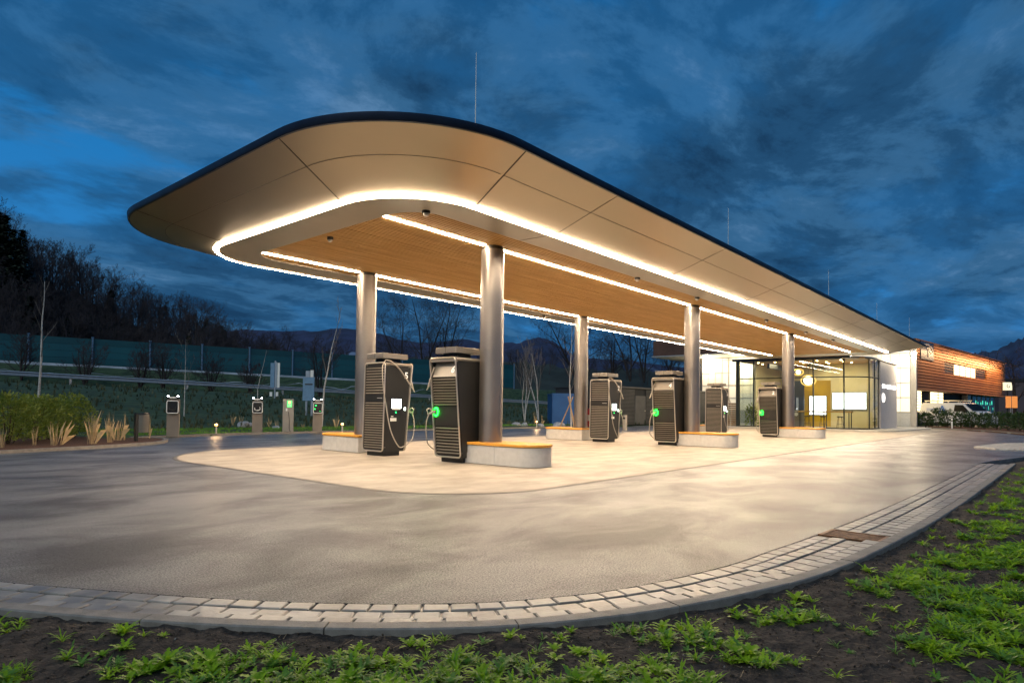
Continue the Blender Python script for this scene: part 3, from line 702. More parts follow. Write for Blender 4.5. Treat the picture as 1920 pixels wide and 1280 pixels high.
# lawn strip and left planting bed
lawn = [(9.1, 23.12), (12, 23.82), (16, 23.72), (24, 23.12), (34, 22.5), (34, 27.5), (12, 30), (2, 30), (2, 24.2), (7.6, 22.6)]
g = MB(); g.prism(lawn, -.3, .045); struct(g.build('lawn', 'grass', smooth=False))
bed = [(-8, 14.6), (-3, 16.02), (0, 16.9), (3.45, 17.95), (5.1, 18.45), (6.5, 19.05), (7.35, 19.7), (7.9, 20.6), (8.2, 21.6), (8.1, 22.3), (7.7, 22.7), (7.0, 22.3), (6.6, 26), (-8, 26)]
g = MB(); g.prism(bed, -.3, .05); struct(g.build('planting_bed', 'mulch', smooth=False))
def kerbline(name, pts, w=.12, h=.09):
    P = spline(pts, .5); g = MB(); vs = []
    for i, p in enumerate(P):
        a, b = P[max(0, i - 1)], P[min(len(P) - 1, i + 1)]; d = (b - a).normalized(); n = Vector((-d.y, d.x)) * w / 2
        vs += [(p.x - n.x, p.y - n.y, -.2), (p.x - n.x, p.y - n.y, h), (p.x + n.x, p.y + n.y, h), (p.x + n.x, p.y + n.y, -.2)]
    m = len(P)
    for i in range(m - 1):
        for j in range(3): a = i * 4 + j; g.f.append((a, a + 1, a + 5, a + 4)); g.mi.append(0)
    g.v = vs; g.f += [(0, 1, 2, 3), tuple((m - 1) * 4 + j for j in (3, 2, 1, 0))]; g.mi += [0, 0]
    struct(g.build(name, 'kerb', smooth=False))
kerbline('kerb', [(-8, 14.55), (-3, 15.97), (0, 16.85), (3.45, 17.9), (5.1, 18.4), (6.5, 19.0), (7.4, 19.65), (7.95, 20.6), (8.27, 21.6), (8.15, 22.3)], h=.075)
kerbline('kerb', [(7.7, 22.72), (9.05, 23.05), (10.4, 23.5), (12, 23.75), (14, 23.78), (16, 23.65), (20, 23.4), (24, 23.05), (29, 22.6), (34, 22.4)], h=.075)
kerbline('kerb', [(53.8, 7.2), (52.6, 6.4), (50.5, 4.9), (48.6, 3.6), (45.6, 2.2), (41.5, .9), (34, -1.5)], h=.10)
g = MB(); g.prism([(53.8, 7.25), (52.6, 6.45), (50.5, 4.95), (48.6, 3.65), (45.6, 2.25), (41.5, .95), (34, -1.45), (60, -12), (62, 0), (60, 8)][::-1], -.2, .06); struct(g.build('planting_bed', 'mulch', smooth=False))
M['gravel'] = mat('pale_gravel', (.22, .21, .2), .8, col2=(.5, .48, .45), vscale=12, bump=1, bscale=20)
g = MB(); g.prism([(26.0, 2.2), (25.1, 1.6), (25.2, .8), (26.5, .2), (31, -1.4), (34, -1.2), (32, .6), (29.2, 1.85)], -.05, .05, bevel=.02); struct(g.build('gravel_island', 'gravel', smooth=False))

# guard rail
t = thing('guard_rail', 'long low galvanised guard rail along the top of the grass embankment', 'guard rail', tuple(st(0, 50.2)))
sh = st(0, 50.2)
g = MB(); pr = [(0, .0), (.05, .05), (.0, .1), (.0, .2), (.05, .26), (0, .31)]; sv = np.arange(-40, 92, 2.0)
vs = []
for s in sv:
    for a, z in pr: p = st(s, 50.2 - a); vs.append((p.x, p.y, railz(s) + .42 + z))
g.add(vs, [(i * 6 + j, (i + 1) * 6 + j, (i + 1) * 6 + j + 1, i * 6 + j + 1) for i in range(len(sv) - 1) for j in range(5)]); M['rail'] = mat('weathered_rail', (.28, .33, .40), .6, .3, var=.1); g.build('rail', 'rail', t, shift=sh)
for s in np.arange(-15, 92, 7.0):
    g = MB(); p = st(s, 50.3); g.box(p.x - .07, p.x + .07, p.y - .05, p.y + .05, float(railz(s)) - .3, float(railz(s)) + .72); g.build('post', 'steel', t, shift=sh, smooth=False)
# noise barrier
M['signblue'] = mat('sign_back_blue', (.16, .28, .42), .5, .3, var=.1)
M['barrier'] = mat('green_noise_barrier', (.009, .08, .105), .6, col2=(.014, .11, .13), vscale=.25, stretch=(1, 1, .2), island=.22)
t = thing('noise_barrier', 'long green noise barrier wall along the highway before the wooded hill', 'noise barrier', tuple(st(0, 74))); sh = st(0, 74)
ztop = lambda s: 7.35 + .006 * s
sv = np.arange(-24.5, 66, 5.0)
for i, (a, b) in enumerate(zip(sv, sv[1:])):
    g = MB(); p, q = st(a + .1, 74), st(b - .1, 74); dz = (-.12, .05, 0, .1, -.06)[i % 5] * .3
    for h in range(5):
        z0 = 4.2 + h * (ztop(a) - 4.2) / 5; z1 = z0 + (ztop(a) - 4.2) / 5 - .02
        n = NA * .05; g.add([(p.x - n.x, p.y - n.y, z0), (q.x - n.x, q.y - n.y, z0), (q.x - n.x, q.y - n.y, z1), (p.x - n.x, p.y - n.y, z1), (p.x + n.x, p.y + n.y, z0), (q.x + n.x, q.y + n.y, z0), (q.x + n.x, q.y + n.y, z1), (p.x + n.x, p.y + n.y, z1)],
              [(0, 1, 2, 3), (5, 4, 7, 6), (3, 2, 6, 7), (0, 3, 7, 4), (1, 5, 6, 2), (0, 4, 5, 1)])
    g.build('panel', 'barrier', t, shift=sh, smooth=False)
for s in sv:
    g = MB(); p = st(s, 73.85); g.box(p.x - .06, p.x + .06, p.y - .06, p.y + .06, 4.0, ztop(s) + .06); g.box(p.x - .10, p.x + .10, p.y - .10, p.y + .10, ztop(s) + .06, ztop(s) + .14); g.build('post', 'signblue', t, shift=sh, smooth=False)

# ------------------------------------------------------------------ hills and mountains
def ridge(name, pix, dist, base_px, m, depth, rough=1.0, seed=1, spurs=1.0):
    """a real mountain mass whose crest passes through the given skyline points at its true distance"""
    P = []
    xs = np.linspace(pix[0][0], pix[-1][0], 90); ysk = np.interp(xs, [p[0] for p in pix], [p[1] for p in pix])
    rs = np.random.default_rng(seed); K = 16; V = []
    for i, (x, y) in enumerate(zip(xs, ysk)):
        d = dist if not callable(dist) else dist(x)
        c = at(x, y, d); dirv = Vector((CF.x + CR.x * (x - 960) / 1201, CF.y + CR.y * (x - 960) / 1201)).normalized()
        for k in range(K + 1):
            u = k / K                      # front foot (0) .. crest (.6) .. back foot (1)
            if u <= .6: q = u / .6; h = q ** 1.15; o = -(1 - q) * depth
            else: q = (u - .6) / .4; h = 1 - q; o = q * depth * .8
            V.append((c.x + dirv.x * o, c.y + dirv.y * o, max(-1, c.z * h)))
    V = np.array(V); hz = V[:, 2].max(); nz = fbm(V[:, 0], V[:, 1], 3.0 / depth, seed, 5)
    kk = np.tile(np.arange(K + 1) / K, len(xs)); env = np.where(kk < .6, np.sin(np.clip(kk / .6, 0, 1) * PI), 0)
    V[:, 2] += nz * hz * .22 * env * spurs; cr = np.abs(kk - .6) < .04; V[cr, 2] += rs.normal(0, 1, cr.sum()) * rough
    n, q = len(xs), K + 1; I = (np.arange(n - 1)[:, None] * q + np.arange(q - 1)[None]).ravel(); F = np.stack([I, I + q, I + q + 1, I + 1], -1)
    return struct(np_obj(name, np_mesh(name, V, F, m, smooth=True))), V.reshape(n, q, 3)
M['hillwood'] = mat('dark_woodland_floor', (.020, .028, .024), .95, var=.4, vscale=.1)
def mountain_mat(name, base, snow, lo, hi, scale):
    m = mat(name, base, .95, var=.4, vscale=scale * 3); nt = m.node_tree; b = nt.nodes['Principled BSDF']; src = b.inputs['Base Color'].links[0].from_socket
    tcn = nt.nodes.new('ShaderNodeTexCoord'); nz = nt.nodes.new('ShaderNodeTexNoise'); nz.inputs['Scale'].default_value = scale; nz.inputs['Detail'].default_value = 8; nz.inputs['Distortion'].default_value = .8
    nt.links.new(tcn.outputs['Object'], nz.inputs['Vector']); rp = nt.nodes.new('ShaderNodeValToRGB'); rp.color_ramp.elements[0].position = lo; rp.color_ramp.elements[1].position = hi
    nt.links.new(nz.outputs[0], rp.inputs[0]); mx = nt.nodes.new('ShaderNodeMix'); mx.data_type = 'RGBA'; nt.links.new(rp.outputs[0], mx.inputs[0]); nt.links.new(src, mx.inputs[6]); mx.inputs[7].default_value = (*snow, 1)
    nt.links.new(mx.outputs[2], b.inputs['Base Color']); return m
M['mount'] = mountain_mat('wooded_mountain', (.022, .032, .085), (.16, .22, .34), .645, .70, .006)
M['mount2'] = mountain_mat('rocky_mountain', (.025, .045, .10), (.15, .21, .30), .60, .70, .004)
ridge('mountains', [(300, 640), (420, 612), (470, 609), (530, 612), (600, 614), (625, 609), (660, 612), (720, 622), (745, 632), (790, 640), (850, 634), (870, 628), (905, 640), (960, 637), (1000, 650), (1100, 668), (1180, 672), (1300, 690), (1500, 700)], 1900, 0, 'mount', 900, 1.0, 5)
ridge('mountains', [(930, 662), (960, 645), (985, 632), (1010, 626), (1035, 632), (1060, 650), (1080, 662), (1120, 676), (1180, 690)], 620, 0, 'mount', 260, .35, 9)
ridge('mountains', [(1700, 700), (1780, 672), (1810, 664), (1840, 652), (1870, 648), (1890, 642), (1915, 622), (1960, 600), (2080, 560), (2300, 520)], 2600, 0, 'mount2', 1200, 8, 12)
ridge('mountains', [(1840, 700), (1872, 676), (1888, 662), (1905, 648), (1930, 640), (2010, 600), (2200, 560)], 1300, 0, 'mount', 500, 3, 15)
hill, HV = ridge('wooded_hill', [(-420, 340), (-200, 390), (-60, 432), (0, 470), (60, 505), (120, 530), (180, 560), (240, 590), (300, 612), (350, 634), (400, 652), (440, 668), (520, 690)], lambda x: 150 + max(0, x) * .12, 0, 'hillwood', 62, .5, 21, .35)
hz_, HV2 = ridge('wooded_ridge', [(480, 700), (560, 690), (650, 676), (740, 668), (850, 664), (960, 672), (1080, 686), (1200, 690), (1300, 694), (1400, 700)], 210, 0, 'hillwood', 60, .6, 33, .4)

# ------------------------------------------------------------------ trees
M['bark'] = mat('dark_bark', (.030, .022, .020), .95, var=.3, vscale=6)
M['twig'] = mat('bare_twigs', (.050, .040, .045), .95, var=.3, vscale=.3)
M['birch'] = mat('pale_birch_bark', (.34, .32, .30), .8, col2=(.62, .60, .58), vscale=9, stretch=(1, 1, 3))
M['greytwig'] = mat('pale_grey_twigs', (.20, .17, .15), .9, var=.2, vscale=6)
def bare(h, r0, seed, levels=4, nb=(5, 4, 4, 3), spread=.6, start=.25, up=.25, wig=.10, forks=1, sides=3, rmin=.006, shrink=.55, path=None):
    """returns list of branch segments (list of (points, radii, level))"""
    rd = random.Random(seed); out = []
    def grow(p, d, l, r, lv):
        n = 5 if lv == 0 else 3; pts = [p.copy()]; rr = [r]; q = p.copy(); dd = d.copy()
        if lv == 0 and path: pts = [v.copy() for v in path]; n = len(pts) - 1; rr = [max(rmin, r * (1 - .85 * k / n)) for k in range(n + 1)]
        else: pass
        for k in range(n if len(pts) == 1 else 0):
            dd = (dd + Vector((rd.gauss(0, wig), rd.gauss(0, wig), rd.gauss(0, wig) + up * .12))).normalized(); q = q + dd * (l / n); pts.append(q.copy()); rr.append(max(rmin * .6, r * (1 - .85 * (k + 1) / n)))
        out.append((pts, rr, lv))
        if lv >= levels: return
        m = nb[min(lv, len(nb) - 1)]
        for i in range(m):
            f = start + (1 - start) * (i + rd.random() * .9) / m if lv == 0 else .2 + .78 * (i + rd.random()) / m
            f = min(.97, f); x = f * n; j = min(n - 1, int(x)); bp = pts[j].lerp(pts[j + 1], x - j); br = rr[j] + (rr[j + 1] - rr[j]) * (x - j)
            ax = (pts[j + 1] - pts[j]).normalized(); a = rd.random() * 2 * PI; o = ax.orthogonal().normalized(); o = (o * math.cos(a) + ax.cross(o) * math.sin(a))
            nd = (ax * (1 - spread * .75) + o * spread + Vector((0, 0, up))).normalized()
            grow(bp, nd, l * shrink * (1.1 - .45 * f) * rd.uniform(.8, 1.2), max(rmin, br * .62), lv + 1)
    for k in range(forks):
        a = 2 * PI * k / max(1, forks) + rd.random(); lean = .0 if forks == 1 else rd.uniform(.12, .3)
        grow(Vector((0, 0, -.05)), Vector((math.cos(a) * lean, math.sin(a) * lean, 1)).normalized(), h * rd.uniform(.85, 1), r0, 0)
    return out
def seg_mesh(segs, sides=3):
    V = []; F = []; o = 0
    for pts, rr, lv in segs:
        sd = 6 if lv == 0 else sides; k = len(pts); ref = None
        for i in range(k):
            d = (pts[min(i + 1, k - 1)] - pts[max(i - 1, 0)]).normalized()
            if ref is None: ref = d.orthogonal().normalized()
            ref = (ref - d * ref.dot(d)).normalized(); q = d.cross(ref)
            for j in range(sd): a = 2 * PI * j / sd; V.append(pts[i] + (ref * math.cos(a) + q * math.sin(a)) * rr[i])
        for i in range(k - 1):
            for j in range(sd): F.append((o + i * sd + j, o + i * sd + (j + 1) % sd, o + (i + 1) * sd + (j + 1) % sd, o + (i + 1) * sd + j))
        o += k * sd
    return np.array([tuple(v) for v in V], np.float32), np.array(F, np.int32)
# forest on the left hill: individual bare crowns merged into one wood
vars_ = [seg_mesh(bare(11, .22, 100 + i, 4, (9, 5, 4, 3), .62, .3, .3, .09, rmin=.022, shrink=.48), 3) for i in range(4)]
def conifer(seed, h=15):
    rd = random.Random(seed); V = []; F = []
    for k in range(900):
        f = rd.random() ** .8; z = h * (.12 + .88 * f); r = (1 - f) * h * .2 * rd.uniform(.4, 1.05) + .15; a = rd.random() * 2 * PI; c = Vector((r * math.cos(a), r * math.sin(a), z - r * .25)); s = rd.uniform(.35, .8)
        u = Vector((math.cos(a), math.sin(a), rd.uniform(-.5, .1))) * s; v = Vector((-math.sin(a), math.cos(a), rd.uniform(-.3, .3))) * s * .4; o = len(V); V += [c - u * .4 - v, c + u - v * .1, c + u * .8 + v * .6, c - u * .3 + v]; F.append((o, o + 1, o + 2, o + 3))
    return np.array([tuple(v) for v in V], np.float32), np.array(F, np.int32)
con = [conifer(5), conifer(6, 13)]
def scatter(places, protos, name, m, label, cat='woodland'):
    Vs = []; Fs = []; o = 0
    for (p, sc, k) in places:
        V, F = protos[k]; a = random.random() * 2 * PI; c, s = math.cos(a), math.sin(a); Rm = np.array([[c, -s, 0], [s, c, 0], [0, 0, 1]], np.float32)
        Vs.append((V * sc) @ Rm.T + np.array(p, np.float32)); Fs.append(F + o); o += len(V)
    me = np_mesh(name, np.concatenate(Vs), np.concatenate(Fs), m); ob = np_obj(name, me); return tag(ob, label, cat, kind='stuff')
pl = []; cpl = []
for i in range(HV.shape[0]):
    for rep in range(9):
        k = random.uniform(1.5, 10.2); j = int(k); f = k - j; ii = min(HV.shape[0] - 2, i); p = (HV[ii, j] * (1 - f) + HV[ii, j + 1] * f) * .5 + (HV[ii + 1, j] * (1 - f) + HV[ii + 1, j + 1] * f) * .5
        x, y = p[0] + random.gauss(0, 1.5), p[1] + random.gauss(0, 1.5)
        if random.random() < .86: pl.append(((x, y, p[2] - .5), random.uniform(.75, 1.2), random.randrange(4)))
        else: cpl.append(((x, y, p[2] - .5), random.uniform(.5, .85), random.randrange(2)))
scatter(pl, vars_, 'leafless_forest', 'twig', 'dense leafless dark forest covering the hillside at the left')
for q in (-30, -8, 8, 24, 40): c = at(q, 500, 132); cpl.append(((c.x, c.y, at(q, 560, 132).z), 1.15 if q < 20 else .95, 0))
M['fir'] = mat('fir_needles', (.020, .040, .026), .9, var=.4, vscale=.5)
scatter(cpl, con, 'evergreen_forest', 'fir', 'dark evergreen crowns mixed into the hillside forest at the left')
pl = []
for i in range(0, HV2.shape[0], 2):
    for rep in range(3):
        k = random.uniform(6, 10.2); j = int(k); p = HV2[i, j]; pl.append(((p[0] + random.gauss(0, 2), p[1] + random.gauss(0, 2), p[2] - .5), random.uniform(.35, .7), random.randrange(4)))
scatter(pl, vars_, 'distant_wood', 'twig', 'low leafless wood on the dark ridge seen below the canopy')

def tree(name, loc, h, r0, seed, label, bm='bark', tm='twig', group='bare trees behind the station', cat='tree', **k):
    segs = bare(h, r0, seed, **k); t = thing(name, label, cat, tuple(loc), random.random() * 6, group)
    V, F = seg_mesh([s for s in segs if s[2] == 0]); np_obj('trunk', np_mesh('trunk', V, F, bm, smooth=True), t)
    V, F = seg_mesh([s for s in segs if s[2] > 0]); np_obj('crown', np_mesh('crown', V, F, tm), t); return t
def gz(px, py, d):
    p = at(px, py, d); s, tt = UA.dot(p.xy), NA.dot(p.xy); p.z = float(terr(np.array(s), np.array(tt))) if tt > 25.5 else .04; return p
# slender birches and saplings
def birch(px, d, h, seed, label, lean=0.0, path=None, **k):
    p = gz(px, 700, d)
    if path: q0 = at(*path[0], d); k['path'] = [at(x, y, d + .15 * math.sin(i * 2)) - q0 for i, (x, y) in enumerate(path)]; p.x, p.y = q0.x, q0.y; k['path'] = [v + Vector((0, 0, -.05 - (p.z - q0.z if i == 0 else 0) + (q0.z - p.z))) if i else Vector((0, 0, -.1)) for i, v in enumerate(k['path'])]
    t = tree('birch_tree', p, h, k.pop('r0', .055), seed, label, 'birch', k.pop('tm', 'greytwig'), 'young pale birches', **k)
    t.rotation_euler = (0, 0, 0 if path else .3); return t
birch(72, 27, 6.3, 3, 'tall thin white birch trunk rising behind the laurel hedge', path=[(70, 765), (74, 720), (77, 680), (78, 640), (79, 600), (83, 560), (84, 525)], levels=2, nb=(7, 3), spread=.5, start=.35, wig=.06, rmin=.006, shrink=.20)
birch(347, 33, 4.1, 8, 'thin pale birch sapling on the bank right of the first wallbox', levels=3, nb=(7, 3, 2), spread=.45, start=.3, wig=.07, rmin=.005, shrink=.34, r0=.026)
birch(612, 31, 5.0, 12, 'forked pale birch standing left of the first tall column', path=[(604, 755), (608, 725), (615, 690), (621, 655), (630, 620), (638, 592)], levels=3, nb=(6, 4, 3), spread=.45, start=.25, wig=.07, up=.5, rmin=.007, shrink=.34, r0=.05)
birch(484, 36, 4.4, 15, 'faint thin sapling behind the middle wallbox', levels=3, nb=(6, 3, 2), spread=.45, wig=.05, rmin=.006, shrink=.3, r0=.03, tm='twig')
birch(985, 45, 4.2, 21, 'leafless vase shaped tree, left of two on the lit grass mound', forks=3, levels=4, nb=(5, 4, 3, 2), spread=.42, start=.3, up=.55, wig=.09, rmin=.008, shrink=.5, r0=.05)
birch(1011, 44, 4.9, 25, 'leafless young tree, right of two on the lit grass mound', forks=2, levels=4, nb=(6, 4, 3, 2), spread=.42, start=.3, up=.55, wig=.09, rmin=.008, shrink=.48, r0=.055)
tb = birch(1069, 37.5, 6.6, 31, 'staked young birch beside the third column', path=[(1071, 800), (1070, 760), (1068, 715), (1070, 680), (1072, 640), (1071, 600)], levels=3, nb=(12, 5, 3), spread=.5, start=.3, wig=.04, up=.35, rmin=.007, shrink=.28, r0=.05)
pb = gz(1069, 700, 37.5)
t = thing('tree_stake', 'crossed wooden stakes supporting the young birch by the third column', 'tree stake', tuple(pb))
M['stake'] = mat('raw_timber_stake', (.42, .27, .15), .7, var=.15, vscale=8)
for a in (0, 2.1, 4.2):
    g = MB(); g.tube([(.62 * math.cos(a), .62 * math.sin(a), -.05), (-.18 * math.cos(a), -.18 * math.sin(a), 1.85)], .035, 8); g.build('stake', 'stake', t)
# darker bare trees and bushes in front of and behind the barrier
k4 = dict(levels=4, nb=(8, 5, 4, 3), spread=.6, start=.2, wig=.1, rmin=.010, shrink=.5)
for px, d, h, sd, lab in ((40, 55, 4.2, 41, 'dark leafless bush before the noise barrier, farthest left'), (160, 57, 3.8, 42, 'dark leafless bush before the barrier, between its first posts'), (262, 58, 4.0, 43, 'twiggy brown bush in front of the green barrier'),
                          (305, 58, 3.9, 44, 'reddish brown bush in front of the barrier, left of the sapling'), (395, 60, 3.6, 45, 'low dark bush in front of the barrier between two saplings'), (470, 61, 3.2, 46, 'dense brown thicket before the barrier above the second wallbox'),
                          (600, 62, 5.4, 47, 'round brown bare bush behind the road sign')):
    tree('bare_bush', gz(px, 700, d), h, .09, sd, lab, group='bare bushes along the highway', cat='bush', forks=4, **{**k4, 'start': .1})
for px, py, d, h, sd, lab in ((745, 690, 118, 13, 51, 'small bare tree on the skyline right of the first column'), (790, 690, 112, 15, 52, 'broad bare tree on the skyline above charger six, left half'), (832, 690, 112, 14.5, 53, 'broad bare tree on the skyline above charger six, right half'),
                              (1150, 700, 118, 9, 54, 'small bare tree on the ridge left of the roof slab'), (1182, 700, 112, 14, 55, 'tall bare tree on the ridge above charger four'), (1208, 700, 114, 12, 56, 'bare tree right of the tallest one on the ridge'), (1256, 704, 120, 9, 57, 'faint bare tree below the lit roof slab'),
                              (1078, 690, 95, 10, 58, 'brown bare tree just left of the third column'), (375, 690, 118, 13, 59, 'bare tree standing alone at the foot of the wooded hill'), (535, 690, 130, 9, 61, 'faint bare tree on the skyline above the green barrier')):
    p = at(px, py, d); p.z = min(p.z, 6); tree('bare_tree', p, h, .2, sd, lab, **dict(levels=4, nb=(9, 6, 5, 4), spread=.72, start=.12, wig=.10, rmin=.013, shrink=.56, up=.2, forks=2))
p = at(1906, 778, 48); tree('bare_tree', (p.x, p.y, 0), 5.2, .16, 71, 'dark bare tree at the far right edge by the orange sign', group='bare trees behind the station', levels=4, nb=(6, 5, 4, 3), spread=.6, start=.3, wig=.1, rmin=.012, shrink=.55, forks=2)

# ------------------------------------------------------------------ leafy shrubs, dry grass, weeds
M['laurel'] = mat('laurel_leaf', (.12, .18, .030), .45, col2=(.25, .30, .05), vscale=2.5, spec=.4)
M['rhodo'] = mat('dark_green_leaf', (.030, .065, .020), .4, col2=(.06, .11, .03), vscale=3, spec=.5)
M['stem'] = mat('brown_stem', (.06, .04, .02), .8, var=.2)
M['straw'] = mat('dry_straw', (.46, .32, .16), .7, col2=(.60, .44, .24), vscale=5)
M['weed'] = mat('fresh_weed_leaf', (.16, .34, .008), .45, col2=(.42, .62, .03), vscale=6, spec=.35)
M['weed2'] = mat('bluish_weed_leaf', (.10, .24, .035), .45, col2=(.20, .38, .07), vscale=6, spec=.35)
for k_ in ('laurel', 'rhodo', 'weed', 'weed2'): leafy(M[k_])
def leaf_cloud(n, rx, ry, h, L, W, seed, up=.5):
    rs = np.random.default_rng(seed); a = rs.random(n) * 2 * PI; rr = rs.random(n) ** .45; z = h * (1 - rs.random(n) ** 1.3 * .97)
    prof = np.sqrt(np.clip(1 - (z / h - .42) ** 2 / .40, .05, 1)); lump = .78 + .3 * np.sin(3 * a + z * 4) * rs.random(n) + .1 * np.sin(7 * a)
    c = np.stack([rr * rx * prof * lump * np.cos(a), rr * ry * prof * lump * np.sin(a), z * (1 + .10 * np.sin(5 * a + rr * 6))], -1)
    d = np.stack([np.cos(a) * rr, np.sin(a) * rr, np.full(n, up)], -1) + rs.normal(0, .45, (n, 3)); d /= np.linalg.norm(d, axis=1)[:, None]
    s = np.cross(d, rs.normal(0, 1, (n, 3))); s /= np.linalg.norm(s, axis=1)[:, None]; l = L * rs.uniform(.6, 1.3, n)[:, None]; wd = W * rs.uniform(.7, 1.2, n)[:, None]
    nn = np.cross(d, s); V = np.stack([c, c + d * l * .5 + s * wd - nn * l * .04, c + d * l + nn * -l * .12, c + d * l * .5 - s * wd - nn * l * .04], 1).reshape(-1, 3); F = np.arange(4 * n).reshape(n, 4); return V, F
def shrub(loc, rx, h, seed, label, m='laurel', n=900, L=.11, W=.022, group=None, name='shrub', cat='shrub', ry=None, nstem=7):
    t = thing(name, label, cat, loc, random.random() * 6 if ry is None else 0, group); V, F = leaf_cloud(n, rx, ry or rx, h, L, W, seed); V[:, 2] += .05
    np_obj('foliage', np_mesh('foliage', V, F, m), t); g = MB(); rd = random.Random(seed)
    for k in range(nstem):
        a = rd.random() * 6.28; q = rd.random() * rx * .6; g.tube([(q * .2 * math.cos(a), q * .2 * math.sin(a), -.03), (q * .8 * math.cos(a), q * .8 * math.sin(a), h * .45), (q * 1.2 * math.cos(a), q * 1.2 * math.sin(a), h * .85)], [.013, .009, .005], 5)
    g.build('stems', 'stem', t); return t
laur = [((0.2, 19.4), 'leftmost laurel bush cut by the photo edge'), ((1.7, 19.6), 'laurel bush second from the left edge in the hedge'), ((3.1, 20.3), 'laurel bush in the hedge left of the white birch trunk'), ((4.2, 21.0), 'laurel bush right under the white birch trunk'),
        ((5.0, 21.9), 'laurel bush in the middle of the left hedge'), ((5.6, 22.9), 'laurel bush near the right end of the hedge'), ((6.3, 23.7), 'rightmost laurel bush of the hedge, nearest the litter bin')]
for i, ((x, y), lab) in enumerate(laur): shrub((x, y, .04), .92, 1.12 + .08 * math.sin(i * 2.3), 200 + i, lab, n=2000, group='laurel bushes in the left bed', name='laurel_bush')
def straw(loc, h, r, seed, label, n=60, m='straw', spread=1.0):
    rd = random.Random(seed); g = MB()
    for k in range(n):
        a = rd.random() * 6.28; q = rd.random() * r * .35; l = h * rd.uniform(.55, 1.05); o = rd.random() ** 2.4 * r * 1.0 * spread; w_ = rd.uniform(.0022, .004)
        p0 = Vector((q * math.cos(a), q * math.sin(a), -.02)); p1 = p0 + Vector((math.cos(a) * o * .4, math.sin(a) * o * .4, l * .65)); p2 = p0 + Vector((math.cos(a) * o, math.sin(a) * o, l * (1 if o < r * .8 else .7))); s = Vector((-math.sin(a), math.cos(a), 0)) if rd.random() < .5 else Vector((math.cos(a * 3), math.sin(a * 3), 0))
        g.add([p0 - s * w_, p0 + s * w_, p1 + s * w_ * .9, p2, p1 - s * w_ * .9], [(0, 1, 2, 3, 4)])
    o = g.build('dry_grass_clump', m, loc=loc, smooth=False); return tag(o, label, 'ornamental grass', 'dry ornamental grass clumps')
for i, (x, y, h, r, lab) in enumerate(((3.75, 19.3, .62, .14, 'upright pale dry grass clump, leftmost in the left bed'), (4.55, 20.0, .55, .14, 'thin dry grass clump second from the left'), (4.95, 19.75, .66, .42, 'open spreading dry grass clump in the left bed'),
        (5.75, 19.75, .90, .30, 'tallest arching straw coloured clump in the left bed'), (6.35, 20.35, .92, .26, 'tall straw coloured clump right of the tallest one'), (6.85, 21.2, .70, .30, 'dry grass clump near the right end of the laurel hedge'), (7.05, 21.3, .85, .08, 'single thin dry stalks beside the hedge end'), (8.0, 22.0, .72, .08, 'thin dry stalks left of the black bollard'))):
    straw((x, y, .05), h, r, 300 + i, lab, n=42 if r > .2 else 18)
for i, (px, d, h, lab) in enumerate(((437, 31, .62, 'pale dry grass tuft left of the middle wallbox, taller of two'), (452, 31, .55, 'pale dry grass tuft just left of the middle wallbox'), (505, 30, .55, 'dry grass tuft between middle wallbox and payment post'), (519, 29, .5, 'dry grass tuft left of the payment post'), (568, 29.5, .3, 'small dry tuft right of the payment post'), (631, 30, .7, 'dry grass tuft left of the first column'), (1003, 39, .9, 'dry grass stems behind the path light under the canopy'), (1017, 39, .7, 'short dry grass stems right of the path light'))):
    p = gz(px, 790, d); straw((p.x, p.y, p.z), h, .16, 330 + i, lab, n=16)
# hedge on the right
rh = [(1692, 50, .95), (1712, 50, 1.0), (1735, 49.5, .95), (1757, 49, 1.25), (1776, 48, 1.15), (1800, 46.5, 1.0), (1822, 46, 1.0), (1846, 45, .95), (1868, 44, 1.0), (1890, 42.5, 1.0), (1912, 41, 1.0), (1932, 40, 1.0)]
wd_ = ['at the pavilion wall', 'before the glowing facade', 'below the corner of the brown building', 'left of the white van', 'in front of the van side', 'under the van windscreen', 'at the front of the van', 'right of the van', 'before the teal lit glass', 'below the square sign', 'below the orange sign', 'at the right photo edge']
for i, (px, d, h) in enumerate(rh):
    p = at(px, 790, d - 1.2); shrub((p.x, p.y, .05), .62, h, 400 + i, 'dark green leafy shrub of the right hedge ' + wd_[i], m='rhodo', n=620, L=.15, W=.035, group='leafy shrubs of the right hedge', name='hedge_shrub', nstem=5)
# rocks
M['rock'] = mat('pale_boulder', (.30, .31, .34), .8, var=.3, vscale=6, bump=.5, bscale=20)
def rock(loc, r, seed, lab):
    bm = bmesh.new(); bmesh.ops.create_icosphere(bm, subdivisions=3, radius=r); rd = random.Random(seed); o = Vector((rd.random() * 9, rd.random() * 9, 0))
    from mathutils import noise as mn
    for v in bm.verts: v.co *= 1 + .45 * mn.noise(v.co / r * .9 + o); v.co.z *= .6
    me = bpy.data.meshes.new('rock'); bm.to_mesh(me); bm.free(); me.materials.append(M['rock']); o = np_obj('rock', me, loc=loc); tag(o, lab, 'rock', 'pale rocks on the lawn')
for i, (px, d, r, lab) in enumerate(((458, 30.5, .34, 'pale low rock in the grass left of the middle wallbox'), (466, 31, .22, 'small pale rock touching the middle wallbox'), (518, 28.6, .16, 'small pale rock left of the payment post'), (968, 38, .25, 'pale rock on the grass right of the second column'), (983, 38, .22, 'pale rock on the grass left of the path light'), (1014, 38, .2, 'small pale rock right of the path light'), (1047, 38, .36, 'larger pale boulder left of the staked birch'))):
    p = gz(px, 790, d); rock((p.x, p.y, p.z + .05), r, 500 + i, lab)

